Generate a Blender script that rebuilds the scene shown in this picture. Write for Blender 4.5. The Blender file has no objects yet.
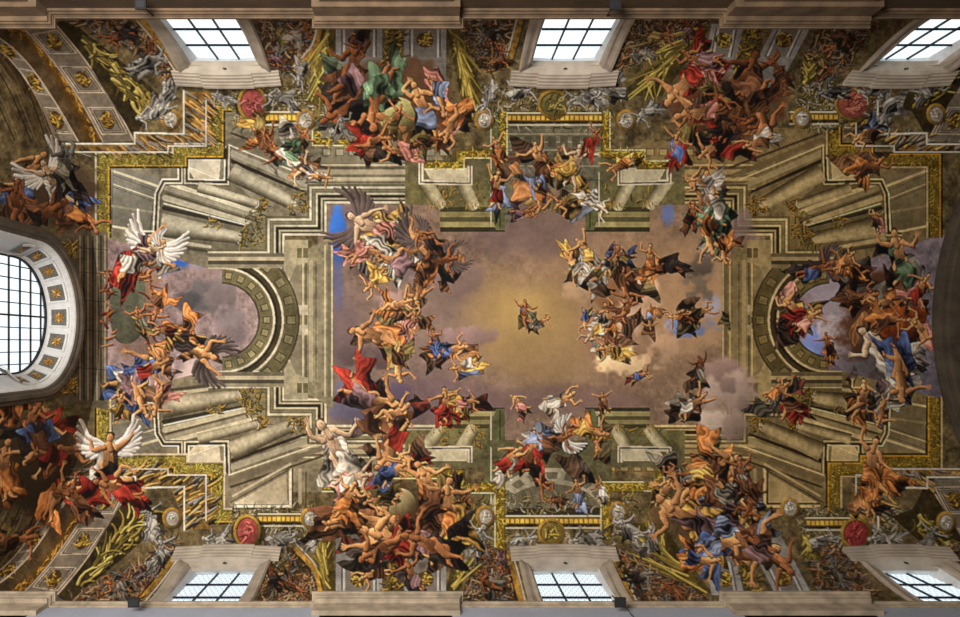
import bpy, math
import numpy as np
# ---------------------------------------------------------------- camera, sky, lights, exposure
scene = bpy.context.scene; COLL = scene.collection
FPX, VX, VY = 708.0, 430.0, 345.0        # focal length and vertical vanishing point in photo pixels
CAMY, ZC = 0.89, 1.6                      # camera stands a step off the nave's axis, 1.6 m above the floor
cd = bpy.data.cameras.new('camera'); cam = bpy.data.objects.new('camera', cd); COLL.objects.link(cam)
cam.location = (0, CAMY, ZC); cam.rotation_euler = (math.pi, 0, 0)
cd.sensor_width = 36; cd.lens = FPX/960*36; cd.shift_x = (480-VX)/960; cd.shift_y = (VY-308.5)/960; cd.clip_end = 500
scene.camera = cam
world = bpy.data.worlds.new('sky'); scene.world = world; world.use_nodes = True
bg = world.node_tree.nodes['Background']; bg.inputs[0].default_value = (0.86, 0.94, 1.0, 1); bg.inputs[1].default_value = 1.35
def area(name, loc, size, power, colr, rot=(math.pi, 0, 0), sy=None):
    l = bpy.data.lights.new(name, 'AREA'); l.energy = power; l.color = colr; l.size = size
    if sy: l.shape = 'RECTANGLE'; l.size_y = sy
    o = bpy.data.objects.new(name, l); COLL.objects.link(o); o.location = loc; o.rotation_euler = rot; return o
area('bounce_fill_main', (-5.5, -4.2, 0.6), 7, 6500, (1.0, 0.94, 0.87), sy=5)  # unseen fill added at floor level, standing in for light bounced off the floor
area('bounce_fill_west', (-9.5, -2.5, 0.6), 5, 1900, (1.0, 0.97, 0.94), sy=7)  # second added fill from below, brightens the west end
scene.view_settings.view_transform = 'Standard'; scene.view_settings.look = 'None'
scene.view_settings.exposure = 0.12; scene.view_settings.gamma = 1.0; scene.view_settings.use_curve_mapping = False
# ---------------------------------------------------------------- fresco painter (numpy only)
S = 2                      # painter samples per photo pixel
OX, OY = 100, 10           # margin of the painted sheet beyond the photograph, so the vault is painted past the frame
CW, CH = (960+OX+250)*S, (617+2*OY)*S
rng = np.random.RandomState(11)

def vnoise(cell, seed, h=CH, w=CW):
    r = np.random.RandomState(seed); c = cell*S
    gh, gw = int(h/c)+3, int(w/c)+3
    g = r.rand(gh, gw).astype(np.float32)
    y = np.arange(h)/c; x = np.arange(w)/c
    yi = y.astype(int); xi = x.astype(int); fy = (y-yi); fx = (x-xi)
    fy = (fy*fy*(3-2*fy)).astype(np.float32)[:, None]; fx = (fx*fx*(3-2*fx)).astype(np.float32)[None, :]
    a = g[yi][:, xi]; b = g[yi][:, xi+1]; c2 = g[yi+1][:, xi]; d = g[yi+1][:, xi+1]
    return (a*(1-fx)+b*fx)*(1-fy)+(c2*(1-fx)+d*fx)*fy - 0.5
NA = vnoise(70, 1); NB = vnoise(26, 2); NC = vnoise(9, 3); ND = vnoise(3.2, 4); NE = vnoise(1.2, 5)
NF = vnoise(6, 6)
FB = NA+0.6*NB+0.35*NC+0.2*ND            # fractal noise, about -1..1
CAN = np.zeros((CH, CW, 3), np.float32); IDM = np.zeros((CH, CW), np.int16)
PARTS = []                                # (name, label)
CUR = [0]
def part(name, label=None):
    PARTS.append((name, label)); CUR[0] = len(PARTS)-1; return CUR[0]
def use(i): CUR[0] = i

def box_of(x0, y0, x1, y1):
    a = max(0, int((x0+OX)*S)-2); b = min(CW, int((x1+OX)*S)+3)
    c = max(0, int((y0+OY)*S)-2); d = min(CH, int((y1+OY)*S)+3)
    return (a, b, c, d) if (b > a+1 and d > c+1) else None
WARP = [0.0]                               # hand tremor of the brush, in photo pixels
def grid(bx):
    a, b, c, d = bx
    X, Y = np.meshgrid(np.arange(a, b)/S-OX+.25, np.arange(c, d)/S-OY+.25)
    if WARP[0]: X = X+WARP[0]*(ND[c:d, a:b]*1.6+NC[c:d, a:b]*2.4); Y = Y+WARP[0]*(NF[c:d, a:b]*2.8)
    return X, Y
def lay(bx, m, col, mark=True):
    a, b, c, d = bx; t = CAN[c:d, a:b]; m3 = m[..., None]
    t[:] = t*(1-m3)+np.asarray(col, np.float32)*m3
    if mark: IDM[c:d, a:b][m > .5] = CUR[0]
def inside(pts, X, Y):
    m = np.zeros(X.shape, bool); n = len(pts)
    for i in range(n):
        x0, y0 = pts[i]; x1, y1 = pts[i-1]
        if y0 == y1: continue
        c = (Y > min(y0, y1)) & (Y <= max(y0, y1))
        m ^= c & (X < x0+(Y-y0)*(x1-x0)/(y1-y0))
    return m
def tex(bx, k):
    a, b, c, d = bx
    return 1+k*(NC[c:d, a:b]*.9+ND[c:d, a:b]*.8+NE[c:d, a:b]*.5+NB[c:d, a:b]*.5)
def fill(pts, col, col2=None, ax=None, n=.25, mark=True, al=1.0):
    xs = [p[0] for p in pts]; ys = [p[1] for p in pts]
    bx = box_of(min(xs), min(ys), max(xs), max(ys))
    if not bx: return
    X, Y = grid(bx); m = inside(pts, X, Y).astype(np.float32)*al
    c = np.array(col, np.float32)/255.
    if col2 is not None:
        (ax0, ay0), (ax1, ay1) = ax if ax else ((min(xs), 0), (max(xs), 0))
        L = (ax1-ax0)**2+(ay1-ay0)**2
        t = np.clip(((X-ax0)*(ax1-ax0)+(Y-ay0)*(ay1-ay0))/L, 0, 1)[..., None]
        c = c*(1-t)+np.array(col2, np.float32)/255.*t
    lay(bx, m, c*tex(bx, n)[..., None], mark)
def smooth_closed(pts, k=6):
    out = []; n = len(pts)
    for i in range(n):
        p0, p1, p2, p3 = [np.array(pts[(i+j) % n], float) for j in (-1, 0, 1, 2)]
        for j in range(k):
            t = j/k
            out.append(tuple(.5*((2*p1)+(-p0+p2)*t+(2*p0-5*p1+4*p2-p3)*t*t+(-p0+3*p1-3*p2+p3)*t**3)))
    return out
def smooth_open(pts, k=6):
    P = [np.array(p, float) for p in pts]; P = [2*P[0]-P[1]]+P+[2*P[-1]-P[-2]]; out = []
    for i in range(1, len(P)-2):
        p0, p1, p2, p3 = P[i-1:i+3]
        for j in range(k):
            t = j/k
            out.append(tuple(.5*((2*p1)+(-p0+p2)*t+(2*p0-5*p1+4*p2-p3)*t*t+(-p0+3*p1-3*p2+p3)*t**3)))
    out.append(tuple(P[-2])); return out
def stroke(path, w0, w1, col, al=1.0, shade=None, n=.15, mark=True, soft=.35):
    """a tapered brush stroke; shade=(light, dark) rounds it across its width"""
    xs = [p[0] for p in path]; ys = [p[1] for p in path]; w = max(w0, w1)
    bx = box_of(min(xs)-w, min(ys)-w, max(xs)+w, max(ys)+w)
    if not bx: return
    X, Y = grid(bx); best = np.full(X.shape, 9., np.float32); side = np.zeros(X.shape, np.float32); N = len(path)-1
    for i in range(N):
        (x0, y0), (x1, y1) = path[i], path[i+1]; L = (x1-x0)**2+(y1-y0)**2+1e-6
        t = np.clip(((X-x0)*(x1-x0)+(Y-y0)*(y1-y0))/L, 0, 1)
        dx = X-(x0+t*(x1-x0)); dy = Y-(y0+t*(y1-y0)); r = (w0+(w1-w0)*(i+t)/N)/2
        d = np.sqrt(dx*dx+dy*dy)/np.maximum(r, .2); q = d < best
        best[q] = d[q]; side[q] = ((dx*-.6+dy*-.8)/np.maximum(r, .2))[q]
    m = np.clip((1-best)/soft*max(w*.25, .5), 0, 1)*al
    c = np.array(col, np.float32)/255.
    if shade:
        s = np.clip(side, -1, 1)[..., None]
        lt = np.array(shade[0], np.float32)/255.; dk = np.array(shade[1], np.float32)/255.
        c = np.where(s > 0, c*(1-s)+lt*s, c*(1+s)-dk*s)
    lay(bx, m.astype(np.float32), c*tex(bx, n)[..., None], mark)
def mul(c, k): return tuple(min(255, v*k) for v in c)
def mix(a, b, t): return tuple(a[i]*(1-t)+b[i]*t for i in range(3))
def offset(path, d, closed=False):
    P = [np.array(p, float) for p in path]; n = len(P); out = []
    for i in range(n):
        a = P[i]-P[i-1] if (i > 0 or closed) else P[1]-P[0]
        b = P[(i+1) % n]-P[i] if (i < n-1 or closed) else P[-1]-P[-2]
        a = a/(np.hypot(*a)+1e-6); b = b/(np.hypot(*b)+1e-6)
        na = np.array([-a[1], a[0]]); nb = np.array([-b[1], b[0]]); m = na+nb; m /= (np.hypot(*m)+1e-6)
        k = d/max(.45, float(m @ na)); out.append(tuple(P[i]+m*k))
    return out
def moulding(path, strips, n=.22):
    """parallel painted mouldings: strips of (offset from, offset to, colour)"""
    for a, b, col in strips:
        A = offset(path, a); B = offset(path, b)
        for i in range(len(path)-1):
            fill([A[i], A[i+1], B[i+1], B[i]], col, n=n)
def profile(w, lo, hi, k=5, seed=0):
    r = np.random.RandomState(abs(int(seed))); cuts = np.sort(r.rand(k-1)*.8+.1); e = [0]+list(cuts)+[1]; out = []
    for i in range(k):
        c = mix(lo, hi, r.rand()*.35+(.62 if i % 2 else 0)); out.append((e[i]*w, e[i+1]*w, c))
        out.append((e[i+1]*w-.55, e[i+1]*w+.25, mul(lo, .55) if i % 2 else mul(hi, 1.12)))
    return out
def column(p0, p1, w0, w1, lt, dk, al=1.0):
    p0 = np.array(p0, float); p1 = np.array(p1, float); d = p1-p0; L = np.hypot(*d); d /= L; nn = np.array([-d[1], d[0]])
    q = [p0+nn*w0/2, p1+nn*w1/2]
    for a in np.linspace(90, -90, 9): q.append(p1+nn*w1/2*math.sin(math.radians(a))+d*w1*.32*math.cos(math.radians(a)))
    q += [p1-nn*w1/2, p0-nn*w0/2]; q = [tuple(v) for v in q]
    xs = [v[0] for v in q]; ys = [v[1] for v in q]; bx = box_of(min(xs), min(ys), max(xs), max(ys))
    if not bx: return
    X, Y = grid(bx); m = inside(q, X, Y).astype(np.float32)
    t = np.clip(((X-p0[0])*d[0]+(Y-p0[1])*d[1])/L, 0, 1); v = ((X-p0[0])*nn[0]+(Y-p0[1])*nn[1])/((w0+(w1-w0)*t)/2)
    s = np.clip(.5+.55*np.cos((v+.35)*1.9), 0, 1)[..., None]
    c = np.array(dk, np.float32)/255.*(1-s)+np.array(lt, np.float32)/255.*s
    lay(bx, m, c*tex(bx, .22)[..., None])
def ellipse_pts(cx, cy, rx, ry, a0=0, a1=360, k=28, rot=0):
    o = []; r = math.radians(rot)
    for i in range(k+1):
        a = math.radians(a0+(a1-a0)*i/k); x = rx*math.cos(a); y = ry*math.sin(a)
        o.append((cx+x*math.cos(r)-y*math.sin(r), cy+x*math.sin(r)+y*math.cos(r)))
    return o
def arcband(cx, cy, r0, r1, a0, a1, col, n=.22, k=24, asp=1.0):
    fill(ellipse_pts(cx, cy, r0*asp, r0, a0, a1, k)+ellipse_pts(cx, cy, r1*asp, r1, a1, a0, k), col, n=n)
def puff(cx, cy, rx, ry, col, al=.8, k=1.0, mark=True):
    """a soft cloud with a torn edge"""
    bx = box_of(cx-rx*1.5, cy-ry*1.5, cx+rx*1.5, cy+ry*1.5)
    if not bx: return
    X, Y = grid(bx); a, b, c, d = bx
    q = ((X-cx)/rx)**2+((Y-cy)/ry)**2; f = NC[c:d, a:b]*1.1+NB[c:d, a:b]*1.2+ND[c:d, a:b]*.5
    m = np.clip((1.05-q+f*1.1*k)*1.6, 0, 1)*al
    lt = np.clip(-((X-cx)/rx*.5+(Y-cy)/ry*.9)*.16+FB[c:d, a:b]*.22, -.35, .4)[..., None]
    lay(bx, m.astype(np.float32), np.array(col, np.float32)/255.*(1+lt), mark)
def glow(cx, cy, rx, ry, col, al):
    bx = box_of(cx-rx*1.6, cy-ry*1.6, cx+rx*1.6, cy+ry*1.6); X, Y = grid(bx)
    a, b, c, d = bx
    q = ((X-cx)/rx)**2+((Y-cy)/ry)**2+NB[c:d, a:b]*.5
    lay(bx, (np.clip(1.3-q, 0, 1)**1.2*al).astype(np.float32), np.array(col, np.float32)/255.*(1+.12*FB[c:d, a:b][..., None]), False)
def cloth(pts, col, ang, seed, freq=1.0, hi=1.38, lo=.2, mark=True):
    """folded drapery: sharp ridges and valleys running along ang, bent by noise"""
    pts = smooth_closed(pts, 3); xs = [p[0] for p in pts]; ys = [p[1] for p in pts]
    bx = box_of(min(xs), min(ys), max(xs), max(ys))
    if not bx: return
    X, Y = grid(bx); a, b, c, d = bx; m = inside(pts, X, Y).astype(np.float32)
    r = math.radians(ang); u = -math.sin(r)*X+math.cos(r)*Y; v = math.cos(r)*X+math.sin(r)*Y
    w = u*.62*freq+NC[c:d, a:b]*5+NB[c:d, a:b]*8+NF[c:d, a:b]*2.2+seed*1.7+np.sin(v*.17+seed)*1.1
    f = (1-2*np.abs((w/3.1) % 1-.5)*2)*(.42+NA[c:d, a:b]*.5)+np.sin(w*.37+seed)*.55+NC[c:d, a:b]*.9
    big = ((X-np.mean(xs))*-.5+(Y-np.mean(ys))*-.8)/max(6, np.ptp(ys)*.5)
    k = np.clip(.42+.5*f+.16*big, 0, 1)[..., None]
    base = np.array(col, np.float32)/255.; cc = np.where(k < .5, base*(lo+(.95-lo)*k*2), base*(.95+(hi-.95)*(k-.5)*2)+(k-.5)*.05)
    lay(bx, m, np.clip(cc*tex(bx, .2)[..., None], 0, 1), mark)
    e = pts+[pts[0]]
    stroke(e, 1.0, 1.0, mul(col, .22), al=.4, mark=False)
def leafy(pts, cols, n, ln, wd, seed, ang=None, spread=60, curl=50):
    """many short curled strokes inside an outline: carved and gilded ornament"""
    r = np.random.RandomState(abs(int(seed))%99991); xs = [p[0] for p in pts]; ys = [p[1] for p in pts]; k = 0; it = 0
    while k < n and it < n*8:
        it += 1; x = r.uniform(min(xs), max(xs)); y = r.uniform(min(ys), max(ys))
        if not inside(pts, np.array([[x]]), np.array([[y]]))[0, 0]: continue
        k += 1; a = math.radians((ang if ang is not None else 0)+r.uniform(-spread, spread) if ang is not None else r.uniform(0, 360))
        c = math.radians(r.uniform(-curl, curl)); P = [(x, y)]; L = ln*r.uniform(.5, 1.3)
        for j in range(4):
            x += math.cos(a)*L/4; y += math.sin(a)*L/4; a += c/2; P.append((x, y))
        col = cols[r.randint(len(cols))]; w = wd*r.uniform(.6, 1.3)
        stroke([(p[0]+w*.35, p[1]+w*.4) for p in P], w, w*.4, mul(col, .3), al=.7, mark=False)
        stroke(P, w, w*.35, col, shade=(mul(col, 1.5), mul(col, .55)), mark=False)

SK = {'g': (150, 144, 132), 'h': (116, 110, 98), 's': (192, 136, 86), 'd': (134, 82, 48), 'p': (206, 168, 132), 't': (160, 104, 64)}
CL = {'H': (128, 122, 112), 'R': (142, 48, 36), 'O': (174, 108, 56), 'Y': (182, 140, 68), 'B': (74, 88, 126), 'G': (98, 120, 90), 'W': (176, 164, 146),
      'P': (178, 116, 100), 'K': (50, 41, 38), 'N': (98, 64, 42), 'M': (116, 88, 88), 'L': (120, 128, 150), 'V': (116, 98, 56), 'S': (112, 104, 90)}
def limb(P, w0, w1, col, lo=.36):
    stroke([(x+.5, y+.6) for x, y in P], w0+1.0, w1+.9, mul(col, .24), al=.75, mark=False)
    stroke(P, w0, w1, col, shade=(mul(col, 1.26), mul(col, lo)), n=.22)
def hand(x, y, a, s, col):
    for k in (-32, -10, 12, 34):
        r = math.radians(a+k); stroke([(x, y), (x+math.cos(r)*s*.075, y-math.sin(r)*s*.075)], s*.026, s*.014, col, mark=True)
def shred(cx, cy, rx, ry, A, r, n=11, spike=.45, st=1.5):
    """irregular pointed outline of a wind-blown cloth, longer towards the feet"""
    q = []
    for j in range(n):
        a = (j+r.uniform(-.25, .25))/n*2*math.pi; k = 1+(spike if j % 2 else -spike*.5)*r.uniform(.3, 1.2); k *= st if math.cos(a) < -.2 else .85
        x = math.cos(a)*rx*k; y = math.sin(a)*ry*k; q.append((cx+math.cos(A)*x-math.sin(A)*y, cy-math.sin(A)*x-math.cos(A)*y))
    return q
def figure(x, y, s, ang, skin='s', cl='R', cl2=None, wing=0, seed=None, hair=(52, 32, 20)):
    """an anonymous draped figure in a random floating pose; s = body length in photo pixels, ang = where the head points"""
    r = np.random.RandomState(int(seed if seed is not None else x*7+y*13)); sk = mul(SK[skin], r.uniform(.88, 1.04)); c1 = CL[cl]; c2 = CL[cl2 or cl]
    WARP[0] = s*.011; A = math.radians(ang)
    def dirp(p, a, L): return (p[0]+math.cos(a)*L*s, p[1]-math.sin(a)*L*s)
    pel = (x, y); bend = r.uniform(-.5, .5); ch = dirp(pel, A+bend*.4, .24); nk = dirp(ch, A+bend, .12); hd = dirp(nk, A+bend*1.6, .06)
    shl = dirp(ch, A+bend+math.pi/2-.25, .10); shr = dirp(ch, A+bend-math.pi/2+.25, .10); hl = dirp(pel, A+math.pi/2, .055); hr = dirp(pel, A-math.pi/2, .055)
    F = 16/max(s, 20)+.55
    if wing:
        wc = (196, 186, 172) if wing == 1 else (96, 82, 76)
        for sg in (1, -1):
            b = A+sg*r.uniform(.9, 1.7); root = dirp(ch, A+sg*.9, .05)
            for j in range(9):
                aa = b+sg*(j*.17-.3); L = .50-.03*j; p1 = dirp(root, aa, L*.55); p2 = dirp(p1, aa-sg*.5, L*.6)
                stroke(smooth_open([root, p1, p2], 4), s*.095, s*.05, mix(wc, mul(wc, .55), j % 2*.6), shade=(mul(wc, 1.2), mul(wc, .4)))
    side = r.choice([-1, 1]); base = dirp(pel, A+math.pi-side*.6, .08)
    cloth(shred(base[0], base[1], s*.29, s*.19, A, r), c1, -ang+r.uniform(-35, 35), r.uniform(0, 9), F)
    sw = A+math.pi+r.uniform(-1.4, 1.4); e = dirp(base, sw, .30); cloth(shred(e[0], e[1], s*.17, s*.09, sw+math.pi, r, 9, .6, 1.7), mul(c1, .9), -math.degrees(sw), r.uniform(0, 9), F*1.2)
    for sg, hp in ((1, hl), (-1, hr)):
        a = A+math.pi+sg*r.uniform(.0, .7); b = a-sg*r.uniform(.0, 1.5)*(1 if r.rand() > .3 else -.5)
        kn = dirp(hp, a, .22); cf = dirp(kn, b, .09); ft = dirp(kn, b, .22); toe = dirp(ft, b+sg*.8, .055)
        limb(smooth_open([hp, dirp(hp, a, .11), kn, cf, ft], 2), s*.15, s*.045, sk); limb([ft, toe], s*.045, s*.025, sk)
    tor = [dirp(pel, A+bend+2.0, .075), dirp(pel, A+math.pi, .04), dirp(pel, A+bend-2.0, .075), dirp(dirp(pel, A+bend*.3, .13), A-1.57, .07), shr, dirp(nk, A-1.57, .035), dirp(nk, A+1.57, .035), shl, dirp(dirp(pel, A+bend*.3, .13), A+1.57, .07)]
    tor = smooth_closed(tor, 4); stroke(tor+[tor[0]], 1.5, 1.5, mul(sk, .25), al=.6, mark=False)
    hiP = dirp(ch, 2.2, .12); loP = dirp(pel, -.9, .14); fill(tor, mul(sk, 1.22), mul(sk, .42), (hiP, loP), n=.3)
    m1 = dirp(pel, A+bend*.2, .05); m2 = dirp(ch, A+bend, .03); stroke(smooth_open([m1, dirp(pel, A+bend*.25, .14), m2], 3), s*.016, s*.014, mul(sk, .5), al=.6, mark=False)
    for sg in (1, -1):
        p = dirp(ch, A+bend+sg*1.9, .06); stroke([p, dirp(p, A+sg*.9+1.2, .05)], s*.016, s*.008, mul(sk, .5), al=.6, mark=False)
    f0 = dirp(pel, A+math.pi+r.uniform(-.7, .7), .09)
    if r.rand() > .15: cloth(shred(f0[0], f0[1], s*.17, s*.13, A+r.uniform(-.5, .5), r, 9, .4, 1.4), c2, -ang+r.uniform(-60, 60), r.uniform(0, 9), F*1.15)
    if r.rand() > .55: cloth(smooth_open([dirp(shl if side > 0 else shr, A, .05), dirp(ch, A-side*1.4, .03), dirp(pel, A-side*1.3, .09)], 2)+[dirp(pel, A-side*2., .14), dirp(ch, A-side*1.57, .12)], c2, -ang+80, r.uniform(0, 9), F)
    limb([ch, nk], s*.08, s*.065, sk); R = s*.064; hb = A+bend*1.6; turn = r.uniform(-1, 1)
    stroke([dirp(hd, hb+turn*2.2, .016), dirp(hd, hb+turn*1.6, .03)], R*2.2, R*1.7, mul(hair, r.uniform(.7, 1.9)), n=.5)
    fcx = dirp(hd, hb+math.pi-turn, .012); stroke([fcx, dirp(fcx, hb, .012)], R*1.65, R*1.45, sk, shade=(mul(sk, 1.25), mul(sk, .45)))
    if s > 26:
        for w in (-.017, .017):
            e = dirp(dirp(fcx, hb, .004), hb+math.pi/2, w+turn*-.004); stroke([e, (e[0]+.2, e[1])], s*.015, s*.015, mul(sk, .28), mark=False)
        e = dirp(fcx, hb+math.pi, .026); stroke([e, (e[0]+.5, e[1])], s*.012, s*.012, mul((150, 60, 40), .8), mark=False)
    for sg, sh in ((1, shl), (-1, shr)):
        a = A+bend+sg*r.uniform(.4, 2.6); b = a-sg*r.uniform(-.3, 1.6); el = dirp(sh, a, .15); hn = dirp(el, b, .14)
        limb(smooth_open([sh, dirp(sh, a, .08), el, hn], 2), s*.088, s*.036, sk); hand(hn[0], hn[1], math.degrees(b), s, sk)
    WARP[0] = 0
# ---------------------------------------------------------------- the painted sheet: generic painted architecture, sky, clouds, figures
def mY(y): return (620+max(0, (min(y, 270)-150))*.165)-y
def mX(x): return 1055-max(0, (250-x))*.12-x
def TT(fx, fy):
    def t(pts): return [((mX(x) if fx else x), (mY(y) if fy else y)) for x, y in pts]
    return t
ST = (134, 123, 98); STL = (176, 162, 134); STD = (72, 62, 44); OLV = (104, 96, 62); GOLD = (164, 124, 40); GOLDD = (84, 66, 24)
GREY = (140, 136, 130); DKB = (48, 38, 26)
P0 = part('painted_wall', 'ochre and olive painted stonework')
fill([(-100, -10), (1210, -10), (1210, 627), (-100, 627)], (98, 84, 56), n=.5)
# --- central sky
SKY = part('painted_sky', 'mauve brown painted sky with a golden glow')
fill([(318, 185), (765, 185), (765, 455), (318, 455)], (120, 99, 86), (134, 108, 84), ((380, 380), (640, 250)), n=.22)
glow(600, 300, 120, 90, (158, 124, 92), .6); glow(425, 330, 110, 60, (128, 106, 96), .6); glow(530, 345, 85, 45, (152, 122, 84), .7)
glow(524, 320, 66, 50, (160, 130, 84), .85); glow(524, 312, 30, 26, (182, 150, 90), .7); glow(530, 230, 70, 32, (112, 92, 88), .7); glow(430, 400, 90, 26, (112, 90, 92), .8)
glow(690, 300, 46, 60, (176, 138, 100), .8); glow(560, 400, 90, 16, (116, 92, 86), .7)
puff(338, 236, 10, 36, (48, 98, 178), .95, .3); glow(337, 290, 7, 34, (96, 96, 130), .8); puff(690, 326, 32, 12, (96, 116, 166), .85, .8); glow(712, 305, 10, 12, (150, 150, 170), .8)
glow(668, 213, 8, 14, (96, 110, 158), .9); glow(744, 214, 14, 12, (140, 136, 150), .8)
def cloud(name, label, puffs):
    part(name, label)
    for a in puffs: puff(*a)
cloud('painted_cloud', 'dark plum cloud patches', [(372, 214, 30, 12, (96, 78, 82)), (366, 268, 20, 16, (72, 58, 58)), (400, 270, 22, 14, (112, 98, 98)), (345, 330, 24, 40, (108, 90, 90)), (372, 355, 32, 14, (84, 68, 68)), (352, 405, 22, 28, (90, 86, 108)), (400, 400, 24, 20, (86, 74, 92))])
cloud('painted_cloud', 'rosy brown cloud bank', [(450, 280, 40, 26, (126, 104, 96)), (400, 310, 34, 18, (136, 108, 98)), (466, 338, 26, 12, (132, 106, 104)), (440, 364, 22, 10, (148, 120, 122))])
cloud('painted_cloud', 'pale cream cloud in the centre right', [(580, 285, 20, 20, (182, 148, 112)), (600, 330, 30, 24, (150, 108, 84)), (640, 305, 22, 26, (200, 160, 128)), (628, 366, 26, 18, (214, 182, 136)), (660, 345, 16, 26, (178, 142, 112)), (606, 290, 16, 22, (136, 92, 58))])
cloud('painted_cloud', 'grey olive cloud', [(702, 282, 20, 22, (108, 96, 82)), (698, 268, 16, 12, (88, 78, 66)), (735, 236, 20, 22, (128, 104, 98))])
# --- the two side skies seen through painted arches
SL = part('painted_sky', 'blue and grey painted sky through the left arch')
fill([(106, 230), (275, 230), (275, 398), (106, 398)], (132, 110, 106), (150, 128, 122), ((120, 240), (250, 380)), n=.3)
puff(176, 256, 20, 19, (44, 96, 178), .95, .6); puff(198, 262, 9, 9, (70, 110, 190), .8, .6); puff(176, 246, 4, 12, (170, 180, 200), .6, .8); glow(196, 372, 20, 18, (186, 160, 150), .9)
cloud('painted_cloud', 'dark grey storm cloud', [(200, 296, 22, 20, (84, 80, 80)), (222, 300, 16, 24, (104, 92, 90)), (186, 300, 14, 12, (68, 66, 68)), (232, 330, 18, 26, (120, 106, 106)), (214, 350, 20, 16, (150, 130, 124)), (204, 266, 20, 10, (146, 122, 116))])
part('painted_sky', 'dusky painted sky through the right arch')
fill([(782, 235), (945, 235), (945, 400), (782, 400)], (150, 130, 132), (104, 96, 104), ((790, 250), (930, 380)), n=.3)
puff(812, 352, 11, 22, (110, 126, 180), .9, .7); glow(830, 300, 26, 30, (160, 146, 150), .8)
cloud('painted_cloud', 'dim grey cloud', [(850, 330, 26, 24, (166, 152, 150)), (862, 368, 22, 22, (96, 90, 92)), (840, 262, 30, 14, (110, 96, 96)), (880, 300, 26, 22, (84, 66, 52))])

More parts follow.
